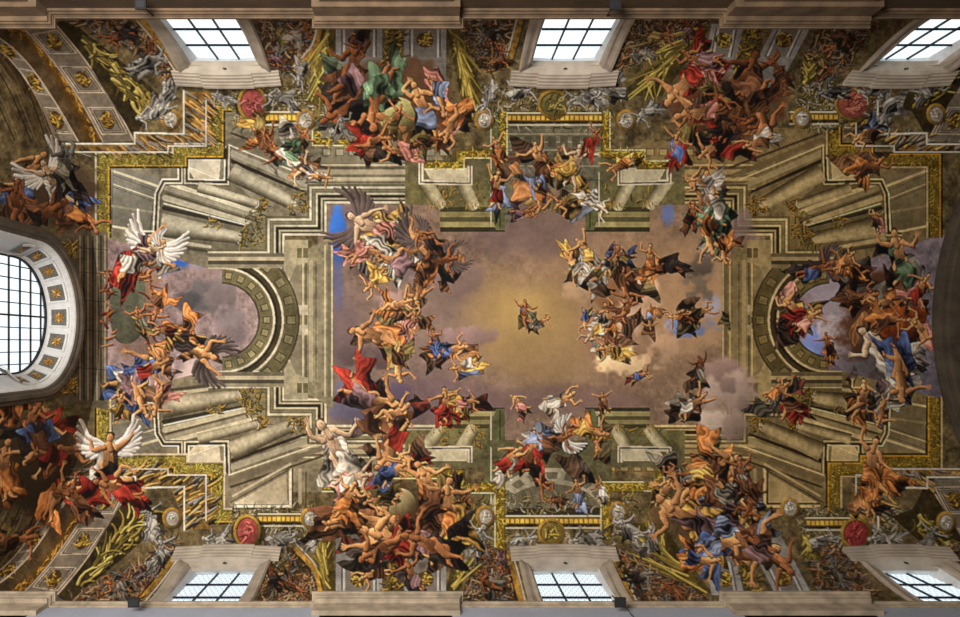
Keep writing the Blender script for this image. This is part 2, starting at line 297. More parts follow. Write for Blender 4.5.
def corner(fx, fy, lab):
    T = TT(fx, fy); sg = -1 if fx != fy else 1
    warm = (1.0, .92, .74) if fx else ((1, .98, .95) if fy else (.97, .98, .99))
    def c(col, k=1.): return tuple(col[i]*k*warm[i] for i in range(3))
    def grd(pts, a, b, i, j, n=.16): q = T(pts); fill(q, c(a), c(b), (q[i], q[j]), n=n)
    part('painted_wall', 'pale painted wall blocks '+lab)
    fill(T([(106, 160), (186, 152), (232, 104), (262, 128), (330, 128), (440, 150), (440, 205), (322, 205), (322, 236), (284, 236), (284, 268), (240, 268), (205, 268), (106, 238)]), c((120, 110, 88)), n=.28)
    for i, (y, w, q) in enumerate(((160, 6, .95), (165, 1.5, 1.4), (168, 2, .5), (172, 5, 1.15), (176, 1, .55), (179, 4, 1.25), (182.5, 1.4, .5), (186, 5, 1.0), (189, 1, 1.5))): stroke(T([(300, y), (440, y)]), w, w, c(ST, q), mark=False)
    for x in range(322, 440, 13): fill(T([(x, 148), (x+9, 148), (x+9, 156), (x, 156)]), c((96, 88, 68)), n=.2); fill(T([(x+1.5, 149.5), (x+8, 149.5), (x+8, 155), (x+1.5, 155)]), c((150, 140, 112)), n=.2)
    # fan of receding beams
    fill(T([(160, 176), (229, 180), (262, 206), (262, 250), (208, 256), (150, 236)]), c((104, 96, 76)), n=.2)
    for (a, b, w0, w1, k) in (((168, 183), (255, 212), 5, 4, 1.45), ((166, 188), (254, 216), 5, 4, 1.1), ((166, 193), (252, 220), 1.6, 1.2, .4), ((165, 198), (250, 223), 6, 4.5, 1.3), ((164, 203.5), (248, 225.5), 1.4, 1, 1.6), ((164, 208), (246, 227), 5, 2.5, .42), ((162, 213), (244, 229.5), 3, 2, .8), ((160, 239), (210, 247), 5, 3, 1.35), ((158, 244), (206, 251), 4, 3, .6), ((150, 228), (172, 234), 5, 4, .8)):
        stroke(T([a, b]), w0, w1, c((126, 118, 98), k), n=.18, mark=False, soft=.2)
    stroke(T([(229, 152), (310, 186)]), 7, 6, c((150, 142, 120)), mark=False); stroke(T([(229, 160), (306, 193)]), 5, 3, c((52, 44, 32)), mark=False); stroke(T([(229, 145), (316, 180)]), 2, 2, c((196, 184, 156)), mark=False)
    stroke(T([(231, 140), (322, 176)]), 6, 6, c((110, 100, 80)), mark=False); stroke(T([(231, 133), (326, 168)]), 3, 3, c((70, 60, 44)), mark=False)
    part('painted_panel', 'bright painted pier panel '+lab)
    grd([(112, 168), (160, 177), (152, 232), (110, 229)], (128, 122, 108), (104, 98, 82), 0, 2)
    for a, b, w, k in (((113, 171), (160, 187), 3.2, 1.5), ((113, 175), (159, 192), 1, .5), ((113, 184), (156, 199), 1.4, 1.5), ((113, 187), (155, 202), 1, .45), ((111, 226), (150, 233), 3, 1.55), ((113, 168), (112, 228), 1.2, .5), ((154, 200), (150, 230), 1.4, .45), ((112, 206), (152, 212), 3, 1.08)):
        stroke(T([a, b]), w, w, c((126, 118, 98), k), mark=False)
    grd([(187, 156), (221, 156), (219, 180), (200, 179), (186, 167)], (166, 158, 140), (188, 174, 146), 0, 2); grd([(187, 167), (205, 170), (219, 180), (195, 180)], (200, 186, 156), (170, 156, 128), 0, 2)
    stroke(T([(186, 166), (220, 180)]), .8, .8, c((230, 216, 190)), mark=False)
    grd([(232, 180), (240, 176), (262, 190), (256, 200)], (150, 140, 118), (120, 110, 88), 0, 2)
    if fy:
        part('painted_panel', 'sunlit painted wall panel '+lab)
        grd([(233, 116), (286, 146), (288, 116)], (186, 172, 148), (150, 138, 112), 0, 1)
        moulding(T([(233, 114), (290, 114), (290, 152)]), [(sg*-1.2*-1, sg*1.5*-1+0, c((196, 182, 154))), (2.2, 3.6, c((60, 52, 38)))])
        stroke(T([(231, 118), (290, 151)]), 2, 2, c((70, 62, 46)), mark=False); stroke(T([(233, 124), (290, 157)]), 3, 3, c((170, 158, 132)), mark=False); stroke(T([(300, 118), (300, 150)]), 4, 4, c((150, 140, 116)), mark=False); stroke(T([(306, 118), (306, 148)]), 2, 2, c((64, 56, 42)), mark=False)
    part('painted_moulding', 'stepped grey painted moulding '+lab)
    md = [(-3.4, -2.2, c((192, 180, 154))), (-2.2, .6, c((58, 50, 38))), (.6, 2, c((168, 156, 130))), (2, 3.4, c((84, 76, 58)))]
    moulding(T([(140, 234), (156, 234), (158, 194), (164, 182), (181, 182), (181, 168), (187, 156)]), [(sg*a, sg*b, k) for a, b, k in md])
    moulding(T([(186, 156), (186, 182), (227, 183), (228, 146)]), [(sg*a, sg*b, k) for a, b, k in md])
    part('painted_cornice', 'stepped gilded frieze '+lab)
    gk = 1.12 if fy and not fx else 1.0
    fr = T([(103, 238), (103, 160), (180, 160), (180, 151), (217, 151), (217, 104), (232, 104)])
    moulding(fr, [(-7, 7, c((112, 98, 40), gk)), (-8, -6.6, c(STL)), (6.6, 8.4, c(DKB)), (-5.4, -4.4, c(GOLDD, .8)), (5.0, 6.2, c(GOLD, 1.1))])
    for i in range(len(fr)-1):
        q = offset(fr, -5); w = offset(fr, 5)
        L = abs(fr[i][0]-fr[i+1][0])+abs(fr[i][1]-fr[i+1][1]); leafy([q[i], q[i+1], w[i+1], w[i]], [c((150, 130, 62), gk), c((120, 108, 52), gk), c((70, 64, 30)), c((176, 150, 70), gk)], int(L*1.9), 4, 1.2, i+int(fx)*7)
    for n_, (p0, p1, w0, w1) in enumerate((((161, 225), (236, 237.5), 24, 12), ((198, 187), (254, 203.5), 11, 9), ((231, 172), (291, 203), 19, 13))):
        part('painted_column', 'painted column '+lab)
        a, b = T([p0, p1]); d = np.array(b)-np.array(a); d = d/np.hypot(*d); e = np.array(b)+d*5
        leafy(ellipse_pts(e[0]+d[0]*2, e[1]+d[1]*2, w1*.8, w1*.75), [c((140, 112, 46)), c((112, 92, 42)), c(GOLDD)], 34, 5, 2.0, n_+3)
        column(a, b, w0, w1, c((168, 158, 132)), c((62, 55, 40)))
        nn = np.array([-d[1], d[0]]); stroke([tuple(np.array(b)+d*3.0+nn*w1*.42), tuple(np.array(b)+d*5+nn*0), tuple(np.array(b)+d*3.0-nn*w1*.42)], 1, 1, c((200, 188, 160)), mark=False)
    part('painted_cornice', 'stepped grey green cornice around the sky opening '+lab)
    grd([(253, 212), (270, 212), (268, 252), (238, 252), (244, 244), (254, 236)], (134, 124, 94), (110, 100, 70), 0, 2)
    path = T([(208, 268), (284, 268), (284, 235), (326, 235), (326, 203), (440, 203)])
    strips = [(-0.5, 1.4, c((188, 176, 148))), (1.4, 3.4, c((90, 82, 60))), (3.4, 5.0, c((150, 140, 112))), (5.0, 8.6, c((48, 42, 28))), (8.6, 10, c((170, 160, 130))), (10, 13.5, c((112, 104, 80))), (13.5, 14.6, c((60, 54, 40))), (14.6, 16.4, c((176, 166, 138))), (16.4, 19, c((100, 92, 68)))]
    moulding(path, [(-sg*b, -sg*a, k) for a, b, k in strips])
    part('painted_panel', 'painted gilt leaf patch '+lab)
    leafy(T([(246, 214), (262, 208), (262, 242), (238, 250)]), [c((140, 114, 48)), c(OLV), c((84, 72, 34))], 70, 6, 2, 9); leafy(T([(292, 196), (308, 192), (308, 212), (286, 212)]), [c((140, 114, 48)), c(OLV)], 30, 5, 2, 19); leafy(T([(206, 218), (218, 218), (222, 228), (206, 226)]), [c((140, 114, 48)), c(OLV)], 12, 5, 2, 29)
for fx in (0, 1):
    for fy in (0, 1): corner(fx, fy, 'at the '+('lower' if fy else 'upper')+(' right' if fx else ' left'))
# --- side arches and piers
def side(fx, lab):
    T = TT(fx, 0); ax, cy = (mX(222), 320) if fx else (222, 320)
    k = (1, .93, .78) if fx else (1, 1, 1)
    def c(col, q=1.): return tuple(col[i]*q*k[i] for i in range(3))
    part('painted_pier', 'upright painted pier '+lab)
    fill(T([(283, 262), (333, 236), (333, 408), (283, 380)]), c((126, 116, 88)), n=.28)
    for i, (x, w, q) in enumerate(((284, 5, .7), (289, 2, 1.35), (296, 7, .92), (303, 1.5, 1.4), (306, 2, .55), (311, 5, 1.15), (316, 1.5, .5), (320, 5, .95), (325, 2, 1.3), (329, 4, .8), (332, 1.6, 1.35))):
        stroke(T([(x, 238+ (8 if x > 320 else 24)), (x, 404-(8 if x > 320 else 24))]), w, w, c(ST, q), mark=False)
    fill(T([(284, 240), (308, 240), (308, 262), (296, 266), (290, 280), (284, 270)]), c((150, 138, 108)), n=.2); fill(T([(284, 400), (308, 400), (308, 378), (296, 374), (290, 360), (284, 370)]), c((150, 138, 108)), n=.2)
    for yy in (253, 310, 330, 388):
        for xx in (300, 306): fill(T([(xx-3, yy-5), (xx+2, yy-5), (xx+2, yy+5), (xx-3, yy+5)]), c(STL if yy in (310, 330) else OLV, .9), n=.3)
    part('painted_arch', 'round painted arch with coffers '+lab)
    s0, s1 = (90, 270) if fx else (-90, 90)
    for r0, r1, col in ((36, 38, STD), (38, 51, (104, 96, 66)), (51, 53, STL), (53, 56, DKB), (56, 60, (66, 58, 36)), (60, 62, STL), (62, 76, (94, 86, 58)), (76, 78, STD), (78, 80, STL)):
        if r1 > 70: arcband(ax, cy, r0, min(r1, 78), s0*.6 if not fx else 180-54, s1*.6 if not fx else 180+54, c(col), asp=1.0)
        else: arcband(ax, cy, r0, r1, s0, s1, c(col), asp=1.0)
    for j in range(11):
        a = (s0+(s1-s0)*(j+.5)/11); arcband(ax, cy, 40.5, 48.5, a-5, a+5, c((66, 60, 38)), k=3); arcband(ax, cy, 42, 47.5, a-3.4, a+3.4, c((132, 120, 84)), k=3)
        if 1 < j < 9: arcband(ax, cy, 64, 74, a-4, a+4, c((66, 60, 38)), k=3); arcband(ax, cy, 65.5, 73, a-2.8, a+2.8, c((118, 108, 76)), k=3)
    part('painted_cornice', 'dark impost block beside the arch '+lab)
    for y0, y1 in ((253, 268), (372, 387)):
        for i, q in enumerate((.75, 1.2, .55, .95)): h = (y1-y0)/4; fill(T([(208, y0+i*h), (284, y0+i*h), (284, y0+i*h+h), (208, y0+i*h+h)]), c(ST, q), n=.2)
side(0, 'on the left'); side(1, 'on the right')
# --- columns and blocks in the middle of each long side
def midblock(fx, fy, lab):
    def T(pts): return [((1090-x if fx else x), (mY(y)+ (6 if fy else 0) if fy else y)) for x, y in pts]
    sg = -1 if fx != fy else 1
    part('painted_cornice', 'green painted cornice block '+lab)
    fill(T([(405, 160), (505, 160), (505, 232), (440, 232), (440, 205), (405, 205)]), (104, 96, 60), n=.3)
    for i, q in enumerate((.6, 1.15, .75, 1.3, .5)): fill(T([(440, 207+i*5), (505, 207+i*5), (505, 212+i*5), (440, 212+i*5)]), mul((112, 102, 66), q), n=.2)
    leafy(T([(420, 160), (486, 160), (486, 206), (430, 206)]), [mul(GOLD, .9), OLV, GOLDD], 90, 7, 1.8, 4)
    fill(T([(486, 112), (505, 112), (505, 230), (496, 230), (486, 200)]), (92, 92, 58), n=.3); stroke(T([(491, 120), (491, 226)]), 1.6, 1.6, STL, mark=False); stroke(T([(500, 120), (500, 228)]), 2, 2, mul(STD, .8), mark=False)
    for a, b in (((418, 172), (440, 205)), ((455, 168), (473, 206))):
        part('painted_column', 'short painted column '+lab); p, q = T([a, b]); column(p, q, 16, 13, (170, 158, 122), (78, 70, 44))
        leafy(ellipse_pts(q[0], q[1]+(-2 if fy else 2)*0, 8, 5), [GOLD, (140, 120, 56)], 10, 5, 1.5, 8)
    part('painted_panel', 'pale painted block above the short columns '+lab)
    fill(T([(408, 160), (486, 160), (486, 182), (408, 182)]), (98, 90, 62), n=.25); fill(T([(424, 168), (467, 168), (467, 181), (430, 179)]), (176, 164, 132), n=.15); moulding(T([(422, 160), (422, 181), (469, 182), (469, 166)]), [(sg*a, sg*b, k) for a, b, k in ((-1.5, .5, STL), (.5, 2.2, STD), (2.2, 3.4, STL))])
for fx in (0, 1):
    for fy in (0, 1): midblock(fx, fy, ('below' if fy else 'above')+' the centre, '+('right' if fx else 'left'))
part('painted_wall', 'painted vaulted recess above the centre')
fill([(505, 124), (600, 124), (600, 170), (590, 196), (560, 188), (520, 192), (505, 232)], (104, 98, 78), n=.3)
for y in (128, 134, 142, 150, 166, 180): stroke([(506, y), (600, y)], 1.4, 1.4, (146, 136, 108) if y % 4 else (66, 60, 44), mark=False)
for x in range(512, 600, 12): fill([(x, 136), (x+8, 136), (x+8, 147), (x, 147)], (84, 78, 60), n=.2)
part('painted_wall', 'painted vaulted recess below the centre')
fill([(488, 440), (612, 440), (612, 482), (605, 516), (505, 516), (505, 482)], (92, 86, 60), n=.3)
fill(ellipse_pts(552, 512, 62, 44, 180, 360), (146, 136, 112), n=.22); fill(ellipse_pts(552, 514, 50, 30, 180, 360), (104, 96, 76), n=.22)
for j in range(9):
    a = 190+j*20; arcband(552, 513, 34, 41, a-6, a+6, (100, 94, 74), asp=1.4, k=3)
fill([(506, 508), (604, 508), (604, 516), (506, 516)], (58, 50, 40), n=.2)
cloud('painted_cloud', 'large puffy mauve cloud on the right', [(722, 376, 22, 18, (128, 104, 94), .95, .5), (738, 396, 22, 26, (142, 120, 108), .95, .5), (716, 424, 18, 20, (172, 152, 136), .9, .5), (736, 428, 18, 18, (126, 106, 94), .95, .5), (712, 395, 13, 18, (156, 134, 120), .95, .5), (728, 386, 9, 8, (108, 90, 82), .7), (744, 404, 7, 10, (110, 92, 84), .7)])
cloud('painted_cloud', 'small cloud at the upper right of the sky', [(736, 226, 22, 20, (132, 110, 104)), (726, 250, 16, 12, (112, 92, 86))])
# --- ochre attic zones between windows
ATT = part('painted_frieze', 'gilded attic frieze of brackets')
def dentils(x0, x1, y0, y1, n, lab):
    part('painted_dentil_band', lab); fill([(x0, y0), (x1, y0), (x1, y1), (x0, y1)], (120, 88, 30), n=.3)
    w = (x1-x0)/n; m = y0+(y1-y0)*.35
    for i in range(n): fill([(x0+i*w+w*.18, m), (x0+(i+1)*w-w*.14, m), (x0+(i+1)*w-w*.14, y1-.8), (x0+i*w+w*.18, y1-.8)], (204, 160, 66), n=.25)
    stroke([(x0, y0), (x1, y0)], 1.6, 1.6, (206, 186, 140), mark=False); stroke([(x0, y1+1.2), (x1, y1+1.2)], 2.6, 2.6, (44, 36, 22), mark=False); stroke([(x0, y1+4), (x1, y1+4)], 2, 2, (176, 166, 140), mark=False)
for (x0, x1, ya, yb, lab) in ((232, 330, 84, 128, 'upper left'), (478, 612, 84, 128, 'upper centre'), (800, 850, 84, 128, 'upper right'), (232, 330, 508, 540, 'lower left'), (478, 640, 494, 545, 'lower centre'), (800, 900, 508, 540, 'lower right')):
    use(ATT); leafy([(x0, ya), (x1, ya), (x1, yb), (x0, yb)], [(126, 108, 60), (96, 88, 54), (150, 140, 116), (70, 60, 36)], 380, 8, 1.9, int(x0))
for a in ((265, 305, 112, 121, 9, 'upper left'), (507, 603, 113, 121, 20, 'upper centre'), (790, 838, 112, 120, 10, 'upper right'), (258, 304, 514, 522, 10, 'lower left'), (505, 603, 516, 524, 20, 'lower centre'), (806, 880, 518, 526, 16, 'lower right')):
    dentils(*a[:5], 'gilt dentil band '+a[5])
def frame_strip(path, w, lab, k=1.0):
    part('painted_frame', lab); moulding(path, [(-w/2, w/2, mul((112, 90, 30), k)), (-w/2-1.2, -w/2, (60, 48, 26)), (w/2, w/2+1.2, (196, 176, 120))])
    for i in range(len(path)-1):
        a, b = offset(path, -w*.3), offset(path, w*.3); L = abs(path[i][0]-path[i+1][0])+abs(path[i][1]-path[i+1][1])
        leafy([a[i], a[i+1], b[i+1], b[i]], [mul(GOLD, 1.15*k), mul((196, 160, 66), k), mul(GOLDD, 1.3)], int(L*1.1), 5, 1.5, int(path[0][0]))
frame_strip([(424, 165), (460, 165), (460, 154), (503, 154), (503, 112)], 7, 'gilt frame left of the upper recess'); frame_strip([(668, 165), (641, 165), (641, 154), (606, 154), (606, 112)], 7, 'gilt frame right of the upper recess')
frame_strip([(468, 488), (500, 488), (500, 560)], 9, 'gilt frame left of the lower recess'); frame_strip([(644, 487), (606, 487), (606, 540)], 9, 'gilt frame right of the lower recess')
frame_strip([(322, 487), (358, 487), (358, 474), (460, 474), (460, 488)], 8, 'gilt frame over the lower left group'); frame_strip([(316, 130), (316, 142), (350, 142), (350, 150)], 6, 'small gilt frame by the upper left group')
frame_strip([(644, 487), (660, 487), (660, 470)], 7, 'gilt frame by the lower right group')
# --- coffered bands at the left and right ends of the vault
def gild(cx, cy, rx, ry, rot, k=1.):
    fill(ellipse_pts(cx, cy, rx, ry, rot=rot, k=12), mul((74, 54, 22), k), n=.2)
    leafy(ellipse_pts(cx, cy, rx*.9, ry*.9, rot=rot, k=12), [mul((176, 134, 56), k), mul((120, 90, 36), k)], int(rx*2.2), rx*.55, 2, int(cx))
def band(Lf, Rt, col, n, lab, gap=.06, orn=True):
    part('painted_coffer_band', lab); Lf = smooth_open(Lf, 6); Rt = smooth_open(Rt, 6); fill(Lf+Rt[::-1], col, n=.2)
    N = len(Lf)-1
    def at(u, v): i = min(int(u*N), N-1); t = u*N-i; l = [Lf[i][j]*(1-t)+Lf[i+1][j]*t for j in (0, 1)]; r = [Rt[i][j]*(1-t)+Rt[i+1][j]*t for j in (0, 1)]; return (l[0]*(1-v)+r[0]*v, l[1]*(1-v)+r[1]*v)
    for k in range(n):
        a, b = k/n+gap*.5, (k+1)/n-gap*.5
        for (m, c) in ((.08, mul(col, 1.4)), (.12, mul(col, .5)), (.17, mul(col, 1.15)), (.2, mul(col, .62)), (.24, mul(col, .95))):
            u0, u1 = a+m*(b-a)*.8, b-m*(b-a)*.8
            fill([at(u0, m), at(u1, m), at(u1, 1-m), at(u0, 1-m)], c, n=.15)
        if orn:
            p = at((a+b)/2, .5); q = at((a+b)/2+.08, .5); gild(p[0], p[1], 10, 6, math.degrees(math.atan2(q[1]-p[1], q[0]-p[0])))
    stroke(Lf, 1.6, 1.6, mul(col, 1.4), mark=False); stroke(Rt, 1.8, 1.8, mul(col, 1.5), mark=False)
def endbands(fx, fy, lab):
    def T(p): return [((1062-x*1.0 if fx else x), (621-y if fy else y)) for x, y in p]
    col = (112, 100, 84)
    part('painted_coffer_band', 'brown painted arch band '+lab); fill(T([(-90, 20), (55, 20), (96, 70), (110, 100), (132, 142), (96, 146), (60, 146), (40, 110), (0, 66)]), (84, 66, 42), n=.35)
    for k in range(9):
        o = -14-k*7; stroke(smooth_open(T([(-8+o, 20), (20+o, 46), (44+o*.9, 84), (62+o*.75, 140)]), 6), 1+(k % 3), 1+(k % 3), ((128, 110, 84), (46, 36, 24), (100, 80, 52))[k % 3], mark=False)
    band(T([(-62, 20), (-20, 38), (12, 62), (38, 100), (56, 140)]), T([(-30, 20), (5, 42), (30, 66), (55, 102), (78, 141)]), col, 4, 'outer coffered arch band '+lab)
    part('painted_coffer_band', 'gilded leaf arch band '+lab)
    fill(smooth_open(T([(-10, 20), (25, 42), (52, 74), (76, 118), (86, 142)]), 5)+smooth_open(T([(6, 20), (38, 42), (66, 78), (90, 118), (100, 142)]), 5)[::-1], (92, 66, 26), n=.3)
    leafy(T([(-4, 22), (30, 42), (58, 74), (82, 118), (88, 140), (98, 140), (92, 118), (66, 78), (40, 42), (10, 22)]), [(168, 120, 46), (120, 84, 34)], 130, 7, 2, 3, ang=(-60 if fx != fy else 60), spread=30)
    band(T([(0, 10), (25, 30), (52, 60), (80, 100), (103, 142)]), T([(30, 0), (55, 24), (85, 60), (112, 100), (134, 141)]), col, 4, 'coffered arch band with gilt rosettes '+lab)
    part('painted_palm', 'gilded palm fronds '+lab)
    fill(T([(56, 22), (86, 60), (118, 112), (135, 138), (150, 112), (170, 104), (120, 60), (70, 20)]), (58, 48, 26), n=.5)
    leafy(T([(76, 36), (84, 34), (150, 92), (150, 108), (128, 104), (110, 78)]), [(168, 146, 76), (128, 108, 50), (92, 80, 40)], 70, 22, 3.4, 21+fx, ang=(-50 if fx != fy else 50)+(180 if fx else 0)*0+(0), spread=25)
    part('painted_bracket', 'ochre bracket field '+lab)
    P = T([(66, 145), (136, 145), (136, 134), (170, 136), (186, 92), (212, 92), (210, 140), (176, 140), (170, 152), (66, 152)]); fill(P, (126, 96, 50), n=.4)
    leafy(P, [(178, 134, 70), (120, 112, 100), (76, 62, 40)], 110, 14, 3, 5, ang=(-35 if fx == fy else 35)*-1, spread=14, curl=15)
    moulding(T([(64, 144), (135, 144), (135, 133), (184, 134), (184, 90)]), [(-.9, .7, (190, 180, 152))])
    moulding(T([(70, 152), (168, 152), (168, 146), (206, 146), (206, 100)]), [(-.6, .5, (186, 176, 148))])
for fx in (0, 1):
    for fy in (0, 1): endbands(fx, fy, ('lower' if fy else 'upper')+(' right' if fx else ' left'))
# --- spandrels beside the windows, pilaster panels, palms
def spandrel(pts, lab, seed, k=1.0, edge=None):
    part('painted_spandrel', lab); fill(pts, (70, 54, 34), n=.5)
    leafy(pts, [mul(c, k) for c in ((130, 96, 58), (98, 84, 64), (62, 52, 40), (150, 122, 88), (104, 62, 38), (96, 94, 90))], int(np.ptp([p[0] for p in pts])*3.4), 9, 2.2, seed)
    if edge: stroke(smooth_open(edge, 5), 6, 5, (150, 112, 44), n=.5, mark=False); stroke(smooth_open(offset(edge, 4), 5), 2, 2, (170, 160, 140), mark=False); stroke(smooth_open(offset(edge, -4), 5), 1.5, 1.5, (40, 30, 18), mark=False)
for fy in (0, 1):
    L = 'lower' if fy else 'upper'
    def T(p, fy=fy): return [(x, 619-y if fy else y) for x, y in p]
    spandrel(T([(60, 16), (144, 16), (176, 70), (172, 84), (140, 56), (88, 28)]), 'dark painted relief left of the '+L+' left window', 31+fy, edge=T([(140, 18), (160, 42), (178, 68)]))
    spandrel(T([(256, 16), (320, 16), (318, 45), (300, 70), (282, 74), (262, 50)]), 'dark painted relief right of the '+L+' left window', 33+fy, edge=T([(322, 18), (316, 46), (296, 70)]))
    spandrel(T([(460, 16), (520, 16), (508, 66), (490, 74), (472, 60)]), 'dark painted relief left of the '+L+' centre window', 35+fy, edge=T([(521, 18), (515, 42), (508, 66)]))
    spandrel(T([(634, 16), (712, 16), (690, 36), (660, 58), (612, 70), (616, 56)]), 'dark painted relief right of the '+L+' centre window', 37+fy, edge=T([(632, 18), (622, 42), (610, 68)]))
    spandrel(T([(816, 28), (880, 22), (852, 60), (836, 78), (812, 84), (808, 56)]), 'dark painted relief left of the '+L+' right window', 39+fy)
    spandrel(T([(985, 16), (1060, 16), (1000, 60), (950, 76), (940, 66)]), 'dark painted relief right of the '+L+' right window', 41+fy)
    for (x0, x1) in ((336, 382), (404, 446), (712, 744), (776, 812)):
        part('painted_panel', 'pale painted pilaster panel at the '+L+' edge'); sk = 0 if x0 < 500 else (-14 if x0 < 770 else -34)
        Q = T([(x0, 24), (x1, 24), (x1+sk, 88), (x0+sk, 88)]); fill(Q, (150, 146, 140), (104, 98, 88), (Q[0], Q[3]), n=.2)
        for m, c in ((5, (88, 82, 74)), (7, (170, 164, 156)), (9, (116, 108, 98))): fill(T([(x0+m+sk*.1, 28), (x1-m+sk*.1, 28), (x1-m+sk*.5, 57), (x0+m+sk*.5, 57)]), c, n=.15)
        g = T([((x0+x1)/2+sk*.3, 40)])[0]; gild(g[0], g[1], 9, 8, 0, 1.15)
    for (x0, x1) in ((386, 402), (746, 764)):
        part('painted_garland', 'gilded leaf garland at the '+L+' edge'); sk = 0 if x0 < 500 else -20
        leafy(T([(x0, 24), (x1, 24), (x1+sk, 92), (x0+sk, 92)]), [(158, 128, 54), (112, 92, 38), (84, 70, 32)], 120, 8, 2.6, 51)
    for (x0, y0, x1, y1, sp, sd) in ((328, 28, 318, 104, 12, 1), (452, 28, 474, 104, 12, 2), (704, 26, 640, 96, 22, 3), (806, 84, 812, 60, 10, 4)):
        part('painted_palm', 'gilded palm frond at the '+L+' edge'); r = np.random.RandomState(sd+fy*9)
        fill(T([(x0-6, y0), (x0+8, y0), (x1+sp, y1), (x1-sp, y1)]), (76, 64, 30), n=.4)
        for j in range(34):
            u = r.rand()*.75; bx, by = x0+(x1-x0)*u, y0+(y1-y0)*u; ex = x1+r.uniform(-sp, sp)*1.2; ey = by+(y1-y0)*r.uniform(.25, .5)
            c = [(176, 152, 74), (132, 112, 50), (96, 84, 40)][r.randint(3)]
            stroke(T(smooth_open([(bx+r.uniform(-3, 3), by), ((bx+ex)/2, (by+ey)/2), (ex if r.rand() > .5 else (bx+ex)/2+r.uniform(-6, 6), ey)], 4)), 2.8, 1.0, c, shade=(mul(c, 1.4), mul(c, .45)))
# small dusky figures inside the reliefs
for i, q in enumerate(((120, 36, 34, 200), (150, 44, 24, 60), (280, 44, 30, 250), (300, 34, 28, 30), (272, 60, 22, 170), (488, 34, 30, 190), (500, 56, 24, 80), (660, 36, 32, 20), (640, 54, 24, 200), (686, 28, 26, 120), (838, 46, 32, 200), (850, 34, 26, 60), (824, 66, 24, 300),
          (118, 584, 32, 170), (146, 574, 24, 20), (272, 576, 30, 120), (296, 588, 26, 330), (284, 560, 22, 40), (490, 584, 30, 160), (502, 564, 22, 260), (640, 576, 32, 20), (672, 590, 28, 150), (622, 562, 22, 60), (836, 574, 28, 120))):
    part('painted_relief_figure', 'small dusky figure in a painted relief'); figure(q[0], q[1], q[2], q[3], 'dth'[i % 3], 'KNVSM'[i % 5], seed=i*7+3)
# --- oval medallions
def medallion(x, y, rx, ry, col, lab, rim=(168, 132, 56)):
    part('painted_medallion', lab); stroke([(x+1, y+1.5), (x+1, y+1.6)], ry*2.5, ry*2.5, (40, 32, 22), al=.6, mark=False)
    fill(ellipse_pts(x, y, rx+2.6, ry+2.6), rim, mul(rim, .5), ((x-rx, y-ry), (x+rx, y+ry)), n=.3); fill(ellipse_pts(x, y, rx, ry), mul(col, .6), n=.1)
    fill(ellipse_pts(x+.6, y+.6, rx-1, ry-1), col, mul(col, .7), ((x-rx, y-ry), (x+rx, y+ry)), n=.25)
    leafy(ellipse_pts(x, y, rx*.6, ry*.6), [mul(col, 1.25), mul(col, .75)], int(rx*1.6), rx*.6, 2, int(x))
for a in ((252, 103, 12, 15, (168, 84, 76), 'red oval medallion by the upper left window'), (553, 104, 13, 12, (120, 108, 60), 'bronze round medallion under the upper centre window'), (853, 104, 16, 14, (164, 88, 72), 'red oval medallion by the upper right window'),
          (247, 531, 11, 14, (170, 80, 72), 'red oval medallion by the lower left window'), (551, 532, 11, 11, (132, 112, 54), 'bronze round medallion over the lower centre window'), (856, 533, 13, 13, (150, 60, 56), 'red oval medallion by the lower right window')): medallion(*a)
for x, y in ((305, 120), (170, 119), (484, 120), (626, 120), (802, 118), (936, 114), (172, 518), (310, 518), (485, 516), (618, 512), (790, 508), (946, 522)):
    medallion(x, y, 7, 8, (186, 172, 146), 'small pale medallion in a gilt scroll', (176, 134, 52))
# --- grey painted statues (grisaille) seated around the windows


def gris(x, y, s, a, k='g'): part('painted_statue', 'grey painted statue'); figure(x, y, s, a, k, 'H', hair=(92, 88, 80))
for q in ((150, 60, 40, 20), (166, 100, 34, 240), (150, 116, 32, 200), (222, 98, 24, 170), (280, 98, 34, 170), (300, 74, 26, 260), (335, 122, 30, 90), (488, 100, 30, 250), (522, 92, 30, 10), (584, 98, 40, 180), (610, 92, 34, 160), (646, 112, 30, 220), (830, 92, 34, 170), (888, 112, 46, 240), (872, 92, 30, 190), (930, 88, 34, 10),
          (150, 520, 34, 100), (160, 552, 34, 70), (216, 540, 30, 190), (284, 540, 34, 10), (314, 540, 26, 60), (478, 540, 36, 90), (524, 540, 28, 10), (586, 540, 36, 180), (626, 530, 34, 130), (650, 540, 30, 90), (826, 540, 28, 10), (884, 538, 34, 170), (930, 540, 34, 80)):
    gris(*q)
